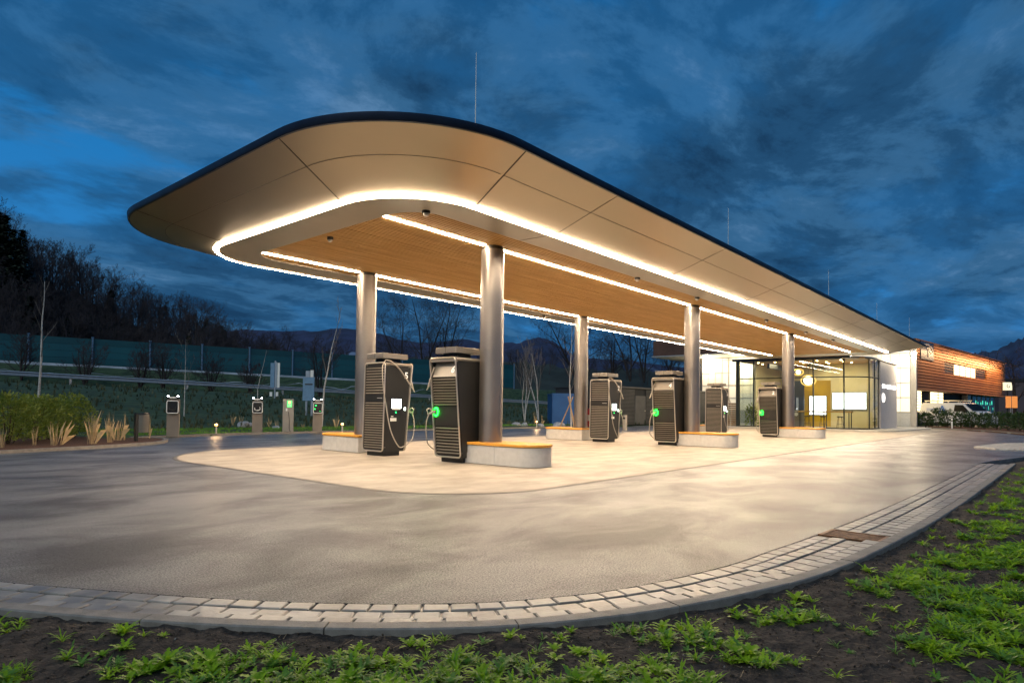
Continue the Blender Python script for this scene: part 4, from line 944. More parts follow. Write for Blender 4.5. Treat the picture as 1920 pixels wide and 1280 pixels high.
# foreground weeds: rosettes of lobed leaves
def lobed_leaf(L, W, droop, lobes, rd):
    """flat list of points of a toothed leaf with a curved midrib: returns V, F (tri strips as quads)"""
    n = 4 + lobes; V = []; F = []
    for k in range(n + 1):
        u = k / n; w_ = W * math.sin(PI * min(1, .12 + u * .9)) ** .8 * (1 if k % 2 else .40); z = droop[0] * u + droop[1] * u * u; x = L * u
        V += [(x, -w_, z + .15 * w_), (x, 0, z - .0), (x, w_, z + .15 * w_)]
    for k in range(n): a = k * 3; F += [(a, a + 3, a + 4, a + 1), (a + 1, a + 4, a + 5, a + 2)]
    return V, F
protos = []
for i in range(10):
    rd = random.Random(900 + i); V = []; F = []; nl = rd.randint(11, 18); kind = i % 4
    for k in range(nl):
        a = 2 * PI * k / nl * 2.4 + rd.random() * .6; q = rd.random(); L = rd.uniform(.045, .085) * (1.25 if kind == 1 else 1); Wd = L * (.17, .06, .22, .20)[kind]; rise = rd.uniform(.25, 1.3) * L
        v, f = lobed_leaf(L, Wd, (rise, -rise * rd.uniform(.3, .9)), 5 if kind != 1 else 1, rd); o = len(V); c, s = math.cos(a), math.sin(a); h0 = rd.random() * .02
        V += [(x * c - y * s, x * s + y * c, z + h0) for x, y, z in v]; F += [tuple(j + o for j in ff) for ff in f]
    protos.append((np.array(V, np.float32), np.array(F, np.int32)))
def weed_density(x, y):
    return .75 * fbm(x, y, 1.5, 61, 3) + .3 * fbm(x, y, .5, 77, 2) + .95 * fbm(x, y, 4.0, 71, 2)
places = ([], [])
cs = np.random.default_rng(5); N0 = 190000
sv = cs.random(N0) * SMAX; dv = cs.random(N0) ** .8 * 9
pp = np.array([tuple(kpt(s, -d)) for s, d in zip(sv, dv)]); dn = weed_density(pp[:, 0], pp[:, 1]); cnt = 0
fw = pp[:, 0] * CF.x + pp[:, 1] * CF.y; lt = (pp[:, 0] * CR.x + pp[:, 1] * CR.y) / np.maximum(fw, .1)
for (x, y), dd, d_, f_, l_ in zip(pp, dn, dv, fw, lt):
    if f_ < 1.9 or abs(l_) > .95 or d_ < .09: continue
    if cs.random() > np.clip((dd + (.36 if l_ < .25 else .06)) * 3.4, .06, 1) * (.5 if f_ > 6 else 1) * (.25 if d_ < .3 else 1): continue
    sc = cs.uniform(.42, 1.0) * (1.12 if dd > .2 else .9); places[0 if cs.random() < .72 else 1].append(((x, y, float(soilz(np.array(x), np.array(y))) - .004), sc, int(cs.integers(10)))); cnt += 1
    if cnt > 26000: break
print('weeds', cnt)
scatter(places[0], protos, 'weeds', 'weed', 'bright green low weeds sprouting in patches from the dark foreground soil', 'ground cover')
scatter(places[1], protos, 'weeds', 'weed2', 'duller bluish green low weeds among the brighter ones in the foreground soil', 'ground cover')
# soil crumbs
M['crumb'] = mat('soil_crumb', (.02, .014, .010), .95, col2=(.11, .08, .06), vscale=30)
ico = bmesh.new(); bmesh.ops.create_icosphere(ico, subdivisions=1, radius=.010); cv = np.array([tuple(v.co) for v in ico.verts], np.float32); cf = np.array([[v.index for v in f.verts] for f in ico.faces], np.int32); ico.free()
crumb = [(cv * np.array([1, cs.uniform(.6, 1), cs.uniform(.5, .8)], np.float32) * (1 + .3 * cs.normal(0, 1, (len(cv), 1)).astype(np.float32)), cf) for _ in range(6)]
pc = []
sv = cs.random(26000) * SMAX * .62; dv = cs.random(26000) * 4
for s, d in zip(sv, dv):
    p = kpt(s, .0 - d - .02); f_ = p.x * CF.x + p.y * CF.y
    if f_ < 1.9 or f_ > 9: continue
    pc.append(((p.x, p.y, float(soilz(np.array(p.x), np.array(p.y))) + .002), cs.uniform(.25, 1.1) , int(cs.integers(6))))
scatter(pc, crumb, 'soil_crumbs', 'crumb', 'loose dark soil crumbs scattered over the foreground bed', 'soil')
M['pebble'] = mat('small_pebbles', (.16, .15, .14), .8, col2=(.34, .32, .29), vscale=30)
M['litter'] = mat('dead_stalks', (.22, .16, .09), .8, var=.3, vscale=20)
scatter([(p_, s_2 * .8, k_) for p_, s_2, k_ in pc[::14]], crumb, 'pebbles', 'pebble', 'small pale pebbles strewn over the dark foreground soil', 'pebbles')
lv = np.array([(-.03, 0, .004), (.03, .002, .006), (.03, .0045, .006), (-.03, .0025, .004)], np.float32); lf = np.array([[0, 1, 2, 3]], np.int32)
scatter([((p_[0] + .03, p_[1], p_[2] + .006), s_2 * 1.2, 0) for p_, s_2, k_ in pc[::9]], [(lv, lf)], 'dead_stalks', 'litter', 'thin dead straw stalks lying on the foreground soil', 'dead stalks')
# lawn grass blades behind the far kerb
bl = []
gv = []; gf = []
for _ in range(14000):
    s = random.uniform(-4, 30); tt = random.uniform(25.2, 30); p = st(s, tt)
    if p.y < 23.9 or (p.x < 7.5): continue
    z = float(terr(np.array(s), np.array(tt))) + (.045 if tt < 28 else 0); z = max(z, .04); h = random.uniform(.04, .10); a = random.random() * 6.28; dx, dy = math.cos(a) * .02, math.sin(a) * .02; o = len(gv)
    gv += [(p.x - dx, p.y - dy, z), (p.x + dx, p.y + dy, z), (p.x + dy, p.y + dx, z + h)]; gf.append((o, o + 1, o + 2))
tv, tf = [], []
for _ in range(9000):
    s = random.uniform(-14, 62); tt = random.uniform(28.5, 66); 
    if 50 < tt < 66.5: continue
    p = st(s, tt); z = float(terr(np.array(s), np.array(tt))) - .03; h = random.uniform(.12, .38)
    for k_ in range(4):
        a = random.random() * 6.28; dx, dy = math.cos(a) * .035, math.sin(a) * .035; q = random.uniform(.05, .22); o = len(tv)
        tv += [(p.x - dy, p.y + dx, z), (p.x + dy, p.y - dx, z), (p.x + math.cos(a) * q, p.y + math.sin(a) * q, z + h)]; tf.append((o, o + 1, o + 2))
M['tuft'] = mat('rough_bank_grass', (.018, .045, .020), .9, col2=(.11, .11, .06), vscale=.5)
tag(np_obj('rough_grass', np_mesh('rough_grass', tv, tf, 'tuft')), 'rough tufted grass covering the dark highway embankment', 'grass', kind='stuff')
M['blade'] = mat('grass_blades', (.08, .20, .015), .7, var=.3, vscale=3)
tag(np_obj('grass', np_mesh('grass', gv, gf, 'blade')), 'short green lawn grass along the far kerb behind the wallboxes', 'grass', kind='stuff')
# ------------------------------------------------------------------ small equipment on the left
CA = math.atan2(-CF.y, -CF.x)
FACE = math.atan2(-0.60, -0.80) + PI / 2       # front (-y local) turned towards the station
M['lampspot'] = mat('white_led_spot', (.9, .9, .9), .3, emit=(.85, .93, 1), es=25)
M['warmlamp'] = mat('warm_lamp', (.9, .8, .6), .4, emit=(1, .42, .08), es=3.2)
def wallbox(px, d, lab, variant):
    p = gz(px, 815, d); t = thing('wallbox_post', lab, 'charging post', (p.x, p.y, .03), R_(-33), 'small charging posts on the lawn edge')
    g = MB(); g.prism(rrect(-.19, .19, -.07, .07, .01, 2), 0, 1.28, bevel=.006); g.build('pylon', 'pylon', t, smooth=False)
    g = MB(); zz = rrect(-.17, .19, .80, 1.22, .05, 5); n = len(zz)
    g.add([(x, y, z) for y in (-.20, -.07) for x, z in zz], [tuple(range(n)), tuple(range(2 * n - 1, n - 1, -1))] + [(j, n + j, n + (j + 1) % n, (j + 1) % n) for j in range(n)]); b = g.build('charger_box', 'black', t, smooth=False)
    g = MB(); g.tube([(x, -.205, z) for x, z in rrect(-.165, .185, .805, 1.215, .05, 5)], .013, 8, closed=True); g.build('white_rim', 'label', b)
    g = MB(); g.tube([(.01 + .10 * math.cos(a), -.215, .98 + .09 * math.sin(a)) for a in [PI * (.9 + 1.3 * k / 12) for k in range(13)]], .010, 6); g.tube([(-.10, -.21, .93), (-.02, -.235, .90), (.12, -.21, .93)], .012, 6); g.build('coiled_cable', 'cabledark' if variant != 1 else 'label', b)
    if variant == 2:
        g = MB(); g.box(-.10, -.04, -.212, -.204, 1.10, 1.13); g.box(-.12, -.09, -.212, -.204, .95, 1.0); g.box(0.09, .11, -.212, -.204, .87, .89); g.build('status_led', 'greensoft', b, smooth=False)
    g = MB(); g.box(-.19, .19, -.13, .03, 1.30, 1.36); h = g.build('lamp_head', 'black', t, smooth=False)
    for sx in (-.15, .15):
        g = MB(); g.lathe((sx, -.10, 1.375), [(.02, -.02), (.028, 0), (.02, .02)], 10); g.build('spot_lamp', 'lampspot', h)
    g = MB(); g.box(-.10, .10, -.145, -.132, 1.31, 1.35); g.build('name_strip', 'label', h, smooth=False)
    P = spline3([(.19, -.1, .86), (.28, -.14, .66), (.42, -.2, .42), (.55, -.2, .18)], 5)
    if variant != 2: g = MB(); g.tube(P, .008, 6); g.build('cable', 'cabledark', t)
wallbox(324, 21.7, 'taupe charging post with plain black wallbox, leftmost on the lawn edge', 0)
wallbox(482, 25.2, 'middle charging post with pale cable coiled across its black wallbox', 1)
wallbox(594.5, 26.9, 'charging post with green lights on its wallbox, right of the payment post', 2)
p = gz(540, 815, 26.2); t = thing('payment_post', 'pale metal payment post with lit green and yellow display', 'payment post', (p.x, p.y, .03), R_(-33))
g = MB(); g.prism(rrect(-.22, .20, -.14, .14, .015, 2), 0, 1.37, bevel=.008); g.build('housing', 'hood', t, smooth=False)
M['dispg'] = mat('display_green', (.1, .5, .1), .4, emit=(.05, .8, .15), es=1.4); M['dispy'] = mat('display_yellow', (.7, .8, .1), .4, emit=(.8, 1, .1), es=2.2)
g = MB(); g.box(-.05, .13, -.146, -.14, 1.04, 1.30); s = g.build('display', 'dispg', t, smooth=False)
g = MB(); g.box(.0, .08, -.150, -.146, 1.18, 1.27); g.build('icon', 'dispy', s, smooth=False)
g = MB(); g.box(-.03, .11, -.150, -.146, 1.08, 1.12); g.build('caption', 'label', s, smooth=False)
g = MB(); g.tube(spline3([(0, -.15, .85), (.05, -.2, .5), (.06, -.22, .12), (.14, -.2, .03)], 5), .012, 6); g.build('cable', 'cabledark', t)
g = MB(); g.box(-.1, -.04, -.147, -.14, .88, .99); g.build('slot', 'label', t, smooth=False)
# litter bin and bollard
p = gz(268, 815, 23.0); t = thing('litter_bin', 'dark grey half round litter bin behind the black bollard', 'litter bin', (p.x, p.y, .05), R_(-35))
g = MB(); pr = [(.20 * math.cos(a), .17 * math.sin(a)) for a in [2 * PI * k / 24 for k in range(24)]]; n = 24
g.add([(x, y, .06) for x, y in pr] + [(x, y, .66 + .10 * (x + .2)) for x, y in pr], [tuple(range(n - 1, -1, -1)), tuple(range(n, 2 * n))] + [(j, (j + 1) % n, n + (j + 1) % n, n + j) for j in range(n)]); g.build('bin_body', 'pylon', t)
g = MB(); g.add([(x * 1.05, y * 1.05, .665 + .10 * (x + .2)) for x, y in pr] + [(x * 1.0, y * 1.0, .74 + .10 * (x + .2)) for x, y in pr], [tuple(range(n - 1, -1, -1)), tuple(range(n, 2 * n))] + [(j, (j + 1) % n, n + (j + 1) % n, n + j) for j in range(n)]); g.build('lid', 'black', t)
g = MB(); g.box(-.29, -.23, -.05, .05, 0, .75); g.box(-.24, -.18, -.03, .03, .3, .4); g.build('post', 'black', t, smooth=False)
p = at(255, 829, 18.7); t = thing('bollard', 'slim black bollard at the tip of the left planting bed', 'bollard', (p.x, p.y, 0))
g = MB(); g.prism(rrect(-.045, .045, -.045, .045, .01, 2), 0, .84, bevel=.006); g.build('post', 'black', t, smooth=False); g = MB(); g.box(-.07, .07, -.07, .07, 0, .012); g.build('base_plate', 'black', t, smooth=False)
def pathlight(px, d, lab, power=9):
    p = at(px, 812, d); t = thing('path_light', lab, 'path light', (p.x, p.y, .05), 0, 'low path lights along the far kerb')
    g = MB(); g.cyl((0, 0), .035, 0, .30, 14); g.build('post', 'trim', t); g = MB(); g.lathe((0, 0, .30), [(.055, 0), (.055, .05), (.03, .07)], 16); g.build('lamp_head', 'warmlamp', t)
    l = bpy.data.lights.new('path_lamp', 'POINT'); l.energy = power; l.color = (1, .62, .3); l.shadow_soft_size = .05; o = bpy.data.objects.new('path_lamp', l); C.objects.link(o); o.parent = t; o.location = (0, 0, .47)
pathlight(405, 23.9, 'low glowing path light right of the leftmost wallbox post'); pathlight(641.5, 26.6, 'low glowing path light seen above the left concrete bench'); pathlight(1006, 35.5, 'low glowing path light between second and third columns')
# highway signs seen from behind
def signs(px, d, parts, lab, zb):
    p = gz(px, 720, d); t = thing('road_sign', lab, 'road sign', (p.x, p.y, p.z), R_(-50), 'road signs on the embankment')
    for nm, bx, mm in parts: g = MB(); g.box(*bx); g.build(nm, mm, t, smooth=False)
p0_ = gz(515, 720, 44)
signs(515, 44, [('post', (-.04, .04, .02, .1, -.4, 2.6), 'steel'), ('sign_plate', (-.30, -.02, -.02, .0, .75, 2.45), 'signblue'), ('sign_plate', (.02, .16, -.03, -.01, .75, 2.5), 'steel'), ('sign_plate', (.18, .34, -.02, .0, .75, 2.45), 'label'), ('reflector', (-.33, -.15, -.02, .0, .15, .45), 'label'), ('reflector', (.1, .26, -.02, .0, .15, .45), 'label')], 'small stack of pale sign plates seen edge on, left of the larger road sign', 0)
signs(580, 38, [('post', (-.22, -.12, .02, .12, -1.2, 2.2), 'steel'), ('post', (.10, .22, .02, .12, -1.6, 2.2), 'steel'), ('sign_plate', (-.38, .30, -.02, .02, .85, 2.25), 'signblue'), ('top_plate', (-.22, .02, -.03, .03, 2.25, 2.62), 'steel'), ('top_plate', (.06, .24, -.03, .03, 2.25, 2.66), 'label'), ('label_bar', (-.26, .2, -.024, -.02, 1.78, 1.86), 'joint')], 'larger blue grey road sign on two pale posts beside the forked birch', 0)

# fire extinguishers
def extinguisher(x, y, lab):
    t = thing('fire_extinguisher', lab, 'fire extinguisher', (x, y, .45), 0, 'fire extinguishers on the columns')
    g = MB(); g.lathe((0, 0, 0), [(.03, 0), (.14, .03), (.16, .10), (.16, .60), (.13, .70), (.05, .74)], 18); g.build('cylinder', 'red', t)
    g = MB(); g.box(-.04, .04, -.04, .04, .74, .80); g.tube([(0, 0, .78), (.1, -.1, .72), (.15, -.12, .4)], .012, 6); g.build('valve', 'black', t)
    g = MB(); g.lathe((0, 0, .25), [(.162, 0), (.162, .22)], 18); g.build('label_band', 'label', t)
extinguisher(CX[1] + .40, YL - .22, 'red fire extinguisher between the third column and charger three'); extinguisher(CX[2] - .55, YL - .1, 'red fire extinguisher between the second tall column and charger one')

# ------------------------------------------------------------------ sheds, container, hall
M['shed'] = mat('grey_louvred_cladding', (.16, .155, .15), .5, .4, var=.1, vscale=1.5)
M['sheddark'] = mat('dark_shed_wall', (.03, .033, .037), .6, .2, var=.15, vscale=1)
M['bluebox'] = mat('blue_painted_steel', (.015, .10, .30), .5, .2, var=.12, vscale=1)
t = thing('utility_shed', 'dark grey utility shed with louvred front and a door behind charger four', 'shed', (41, 24, 0)); sh = (41, 24, 0)
# long louvred front faces the canopy (-y), dark end faces the camera (-x)
A_, B_ = Vector((38.6, 23.3)), Vector((56, 22.8))
g = MB(); g.prism([(38.6, 23.35), (52, 22.9), (52, 27), (38.9, 27)], 0, 2.62); g.build('wall', 'sheddark', t, shift=sh, smooth=False)
g = MB(); g.prism([(38.5, 23.2), (52.1, 22.75), (52.1, 27.1), (38.7, 27.1)], 2.625, 2.72); g.build('roof', 'shed', t, shift=sh, smooth=False)
g = MB(); n = 26
for k in range(n):
    z = .1 + 2.5 * k / n; g.bar((38.62, 23.30, z), (40.6, 23.235, z), .04, .055); g.bar((42.2, 23.18, z), (51.9, 22.85, z), .04, .055)
g.build('louvre_cladding', 'shed', t, shift=sh, smooth=False)
g = MB(); g.prism([(40.7, 23.20), (42.1, 23.155), (42.1, 23.24), (40.7, 23.28)], .05, 2.1); d = g.build('door', 'shed', t, shift=sh, smooth=False); g = MB(); g.box(41.9, 41.98, 23.08, 23.16, 1.0, 1.06); g.build('handle', 'trim', d, shift=sh, smooth=False)
t = thing('dark_shed', 'dark windowless shed box left of the louvred utility shed', 'shed', (36.5, 23.5, 0)); sh = (36.5, 23.5, 0)
g = MB(); g.prism([(36.0, 24.0), (38.3, 23.5), (38.4, 27), (36.2, 27)], 0, 2.55); g.build('wall', 'sheddark', t, shift=sh, smooth=False); g = MB()
for k in range(9): g.bar((36.0 + .255 * k, 23.99 - .0555 * k, 0), (36.0 + .255 * k, 23.99 - .0555 * k, 2.55), .02, .02)
g.build('rib', 'joint', t, shift=sh, smooth=False); g = MB(); g.prism([(35.9, 23.9), (38.35, 23.4), (38.45, 27.1), (36.1, 27.1)], 2.555, 2.62); g.build('roof', 'sheddark', t, shift=sh, smooth=False)
p = gz(1064, 790, 42); t = thing('container', 'blue corrugated storage container left of the third column', 'container', (p.x, p.y, .1), R_(-48))
g = MB(); g.box(-1.0, 1.0, 0, 4, .0, 1.95); g.build('wall', 'bluebox', t, smooth=False); g = MB()
for k in range(18): g.box(-1.0, 1.0, -.03, -.002, .06 + .105 * k, .11 + .105 * k)
g.build('corrugation', 'bluebox', t, smooth=False); g = MB(); g.box(-1.04, 1.04, -.05, 4.03, 1.955, 2.02); g.build('roof', 'bluebox', t, smooth=False)
p = at(1172, 798, 34.5); t = thing('waste_post', 'small pale ashtray bin standing before the dark shed', 'ashtray bin', (p.x, p.y, .0)); g = MB(); g.cyl((0, 0), .11, 0, .82, 18); g.build('tube', 'hood', t); g = MB(); g.box(-.115, .0, -.06, .06, .60, .70); g.build('opening', 'black', t, smooth=False)

# exhibition hall with glowing polycarbonate skin
M['poly'] = mat('polycarbonate_skin', (.80, .76, .66), .35, var=.05, vscale=.5, emit=(1.0, .84, .60), es=.22)
M['polyhot'] = mat('polycarbonate_lit', (.85, .8, .7), .35, var=.05, vscale=.5, emit=(1.0, .86, .64), es=.45)
M['alu'] = mat('pale_aluminium', (.55, .52, .48), .4, .6, var=.05)
M['walllamp'] = mat('wall_lamp_glow', (.9, .9, .8), .4, emit=(1, .82, .55), es=70)
HX = 55.0
t = thing('exhibition_hall', 'hall with glowing pale translucent panels and overhanging roof behind the glass pavilion', 'hall', (HX, 16, 0)); sh = (HX, 16, 0)
YA, YB = 8.35, 24.6
for i, (a, b) in enumerate(((8.45, 10.6), (19.8, 22.15), (22.2, 24.55))):
    g = MB(); g.box(HX, HX + .06, a, b, 1.15 if i == 0 else .1, 5.7); g.build('translucent_panel', 'polyhot' if i == 0 else 'poly', t, shift=sh, smooth=False)
g = MB(); g.box(HX + .0, HX + .08, 10.62, 19.78, .1, 5.7); g.build('translucent_panel', 'poly', t, shift=sh, smooth=False)
g = MB()
for z in (1.12, 2.2, 3.3, 4.4, 5.5): g.box(HX - .035, HX - .002, YA, YB, z, z + .05)
for y in np.arange(8.45, 24.6, .62): g.box(HX - .03, HX - .003, y, y + .02, .1, 5.68)
g.build('glazing_bars', 'alu', t, shift=sh, smooth=False)
g = MB(); g.box(HX - .06, HX + .3, 8.05, 8.42, 0, 5.9); g.build('corner_post', 'alu', t, shift=sh, smooth=False)
g = MB(); g.box(HX + .1, HX + 2.4, 8.5, 24.6, 0, 5.72); g.build('wall', 'sheddark', t, shift=sh, smooth=False)
g = MB(); g.box(HX - .02, HX + .10, 8.43, 24.55, 0, 1.1); g.build('plinth_wall', 'concrete', t, shift=sh, smooth=False)
M['browncl'] = mat('brown_timber_cladding', (.10, .05, .035), .6, .1, var=.2, vscale=1.5)
rf_ = [(HX - 3.5, 18.0), (HX - 3.5, 26.9), (HX + 23, 26.9), (HX + 23, 18.0)]
g = MB(); g.prism([(HX - 3.5, 16.9), (HX + 13, 16.9), (HX + 13, 27.6), (HX - 3.5, 27.6)], 5.86, 7.2); g.build('roof_fascia', 'browncl', t, shift=sh, smooth=False)
g = MB(); g.prism([(HX - 3.6, 16.8), (HX + 13.1, 16.8), (HX + 13.1, 27.7), (HX - 3.6, 27.7)], 5.76, 5.855); g.build('roof_edge', 'alu', t, shift=sh, smooth=False)
for y, z in ((23.9, 5.35), (20.7, 4.6), (7.7, 5.1)):
    g = MB(); xo = 3.2 if y < 8 else 0; g.box(HX - .30 - xo, HX - .04 - xo, y - .12, y + .12, z, z + .2)
    if y < 8: g.bar((HX - .1 - xo, y, z + .1), (HX - .04, 8.2, z + .1), .05, .05); lm = g.build('wall_lamp', 'walllamp', t, shift=sh, smooth=False)
    l = bpy.data.lights.new('wall_light', 'POINT'); l.energy = 240; l.color = (1, .8, .52); l.shadow_soft_size = .15; o = bpy.data.objects.new('wall_light', l); C.objects.link(o); o.parent = t; o.location = (-.7 - xo, y - 16 - (.2 if xo else 0), z)

# glass pavilion under the canopy end
def glassmat():
    m = bpy.data.materials.new('tinted_glass'); m.use_nodes = True; nt = m.node_tree; nt.nodes.clear(); o = nt.nodes.new('ShaderNodeOutputMaterial'); mx = nt.nodes.new('ShaderNodeMixShader'); tr = nt.nodes.new('ShaderNodeBsdfTransparent'); gl = nt.nodes.new('ShaderNodeBsdfGlossy'); fr = nt.nodes.new('ShaderNodeFresnel'); mu = nt.nodes.new('ShaderNodeMath'); mu.operation = 'MULTIPLY_ADD'; mu.inputs[1].default_value = 1.6; mu.inputs[2].default_value = .05
    tr.inputs[0].default_value = (.84, .90, .85, 1); gl.inputs['Roughness'].default_value = .01; fr.inputs[0].default_value = 1.5
    nz = nt.nodes.new('ShaderNodeTexNoise'); nz.inputs['Scale'].default_value = .8; bp = nt.nodes.new('ShaderNodeBump'); bp.inputs['Strength'].default_value = .03; tcn = nt.nodes.new('ShaderNodeTexCoord'); nt.links.new(tcn.outputs['Object'], nz.inputs['Vector']); nt.links.new(nz.outputs[0], bp.inputs['Height']); nt.links.new(bp.outputs[0], gl.inputs['Normal'])
    nt.links.new(fr.outputs[0], mu.inputs[0]); nt.links.new(mu.outputs[0], mx.inputs[0]); nt.links.new(tr.outputs[0], mx.inputs[1]); nt.links.new(gl.outputs[0], mx.inputs[2]); nt.links.new(mx.outputs[0], o.inputs[0]); return m
M['glass'] = glassmat()
M['frame'] = mat('dark_green_grey_frame', (.035, .045, .04), .4, .5, var=.05)
M['inwall'] = mat('warm_interior_wall', (.60, .55, .34), .7, col2=(.68, .62, .42), vscale=.6)
M['infloor'] = mat('interior_floor', (.30, .27, .2), .5, var=.1)
M['yellow'] = mat('yellow_feature_wall', (.75, .50, .03), .6, var=.06, vscale=1)
M['inlamp'] = mat('interior_downlight', (.9, .8, .5), .4, emit=(1, .70, .3), es=40)
M['pend'] = mat('pendant_globe', (.95, .9, .8), .4, emit=(1, .92, .72), es=1.6)
M['gold'] = mat('golden_lamp_ring', (.75, .5, .12), .35, .5, emit=(1, .62, .15), es=.6)
M['tv'] = mat('bright_monitor', (.9, .9, .9), .3, emit=(.88, .97, 1), es=2.2)
PX_ = 42.6; PY0, PY1 = 10.0, 16.5; CORN = (44.9, 8.75)
t = thing('glass_pavilion', 'glazed corner pavilion with dark frames, warm interior and grey sign wall under the canopy end', 'pavilion', (46, 13, 0)); sh = (46, 13, 0)
ZT = 4.44
ysm = [16.5, 15.55, 13.95, 12.5, 11.9, 10.0]
corn = [(42.6, 10.0), (43.0, 9.35), (43.6, 8.95), (44.3, 8.8), (45.8, 8.75)]
g = MB()
def mull(x, y, w_=.075): g.box(x - w_ / 2, x + w_ / 2, y - w_ / 2, y + w_ / 2, .07, ZT)
for y in (16.5, 15.45, 13.6, 11.75, 10.0): mull(PX_, y)
for x, y in ((43.75, 8.87), (44.85, 8.79), (45.8, 8.77)): mull(x, y, .07)
mull(PX_, 16.5, .2)
for z in (.11, 3.25, 4.40):
    pts = [(PX_, 16.5)] + corn
    for a, b in zip(pts, pts[1:]): g.bar((*a, z), (*b, z), .09, .07)
g.build('frame', 'frame', t, shift=sh, smooth=False)
pts = [(PX_, 16.45), (PX_, 15.5), (PX_, 13.65), (PX_, 11.8)] + corn
for i, (a, b) in enumerate(zip(pts, pts[1:])):
    g = MB(); g.add([(*a, .12), (*b, .12), (*b, 4.38), (*a, 4.38)], [(0, 1, 2, 3)]); g.build('glass_pane', 'glass', t, shift=sh, smooth=False)
g = MB(); g.add([(PX_, 16.5, .12), (45.5, 16.5, .12), (45.5, 16.5, 4.38), (PX_, 16.5, 4.38)], [(0, 1, 2, 3)]); g.build('glass_pane', 'glass', t, shift=sh, smooth=False)
# header and metal ring above the rounded corner
g = MB(); g.box(PX_ - .25, PX_ + .05, 9.6, 16.8, 4.40, 4.54); g.build('header', 'fascia', t, shift=sh, smooth=False)
g = MB(); g.tube([(x, y, 4.42) for x, y in [(42.55, 10.1), (42.6, 9.9), (42.95, 9.25), (43.6, 8.86), (44.3, 8.72), (45.8, 8.66), (50.8, 8.62)]], .07, 8); g.build('corner_trim', 'alu', t, shift=sh)
# interior shell
g = MB(); g.box(42.7, 51.5, 8.9, 17.0, .03, .075); g.build('floor', 'infloor', t, shift=sh, smooth=False)
g = MB(); g.box(50.9, 51.1, 8.9, 17.0, .08, 4.6); g.box(45.6, 51, 16.4, 16.52, .08, 4.6); g.build('back_wall', 'inwall', t, shift=sh, smooth=False)
g = MB(); g.box(47.2, 47.32, 8.95, 11.9, .08, 4.35); g.build('partition', 'inwall', t, shift=sh, smooth=False)
g = MB(); g.box(46.9, 47.05, 13.55, 14.25, .08, 3.25); g.box(46.9, 47.05, 15.0, 16.35, .08, 2.4); g.build('dark_panel', 'sheddark', t, shift=sh, smooth=False)
g = MB(); g.box(44.0, 50.5, 12.35, 12.5, 4.0, 4.3); g.box(44.0, 50.5, 14.9, 15.05, 4.0, 4.3); g.build('ceiling_beams', 'sheddark', t, shift=sh, smooth=False)
g = MB(); g.box(48.3, 48.42, 12.1, 14.6, .08, 3.3); g.build('partition', 'yellow', t, shift=sh, smooth=False)
g = MB(); g.box(42.9, 51, 8.95, 16.4, 4.36, 4.44); g.build('ceiling', 'wood', t, shift=sh, smooth=False)
k = 0
for x in (43.6, 45.0, 46.3):
    for y in (10.4, 11.6, 12.8, 14.2, 15.5):
        g = MB(); g.cyl((x, y + .2 * (k % 2)), .055, 4.335, 4.358, 12); g.build('downlight', 'inlamp', t, shift=sh); k += 1
for x, y, e in ((44.8, 10.6, 110), (44.8, 14.6, 100), (49.3, 12.5, 110)):
    l = bpy.data.lights.new('room_light', 'AREA'); l.energy = e; l.size = 1.6; l.color = (1, .80, .48); o = bpy.data.objects.new('room_light', l); C.objects.link(o); o.parent = t; o.location = (x - 46, y - 13, 4.30)
# grey sign wall
g = MB(); g.box(45.86, 51.1, 8.66, 8.86, .07, 4.42); g.build('sign_wall', mat('smooth_grey_render', (.62, .59, .60), .55, var=.05), t, shift=sh, smooth=False)
M['glow'] = mat('backlit_letters', (.9, .9, .9), .4, emit=(1, .95, .85), es=3)
sg_ = text_obj('sign_lettering', 'SERVICES', .55, 'glow', t, Vector((49.0 - 46, 8.63 - 13, 2.72)), (1, 0, 0), (0, 0, 1), bold=.02, depth=.02) if False else None
g = MB()
for a, b in ((46.4, 46.75), (46.95, 47.15), (47.8, 48.2), (48.35, 48.65), (48.8, 49.2), (49.6, 50.1), (50.25, 50.6)): g.box(a, b, 8.62, 8.655, 2.68, 2.90)
sgn = g.build('sign_lettering', 'glow', t, shift=sh, smooth=False)
g = MB(); g.tube([(46.6 + .24 * math.cos(a), 8.62, 2.05 + .24 * math.sin(a)) for a in [2 * PI * k / 24 for k in range(24)]], .03, 8, closed=True); g.build('round_emblem', 'glow', t, shift=sh)
# furniture inside
def table():
    t = thing('high_table', 'long wooden high bar table behind the pavilion glass', 'table', (44.3, 11.3, .075), 0)
    g = MB(); g.box(-.35, .35, -1.35, 1.75, 1.00, 1.09); g.build('tabletop', 'wood', t, smooth=False)
    for y in (-1.25, .2, 1.65):
        for x in (-.3, .3): g = MB(); g.box(x - .025, x + .025, y - .025, y + .025, 0, 1.02); g.build('leg', 'black', t, smooth=False)
table()
def stool(x, y, lab):
    t = thing('bar_stool', lab, 'bar stool', (x, y, .075), 0, 'bar stools at the high table')
    g = MB(); g.lathe((0, 0, 0), [(.16, .70), (.19, .73), (.17, .77), (.05, .78)], 16); g.build('seat', 'black', t)
    for a in range(4): an = PI / 4 + a * PI / 2; g = MB(); g.tube([(.12 * math.cos(an), .12 * math.sin(an), .72), (.24 * math.cos(an), .24 * math.sin(an), 0)], .012, 6); g.build('leg', 'black', t)
    g = MB(); g.tube([(.19 * math.cos(2 * PI * k / 16), .19 * math.sin(2 * PI * k / 16), .28) for k in range(16)], .009, 6, closed=True); g.build('footrest', 'black', t)
stool(43.55, 10.45, 'black bar stool under the right end of the bright monitor'); stool(43.55, 11.45, 'black bar stool left of the middle mullion'); stool(43.6, 12.4, 'black bar stool near the left end of the high table')
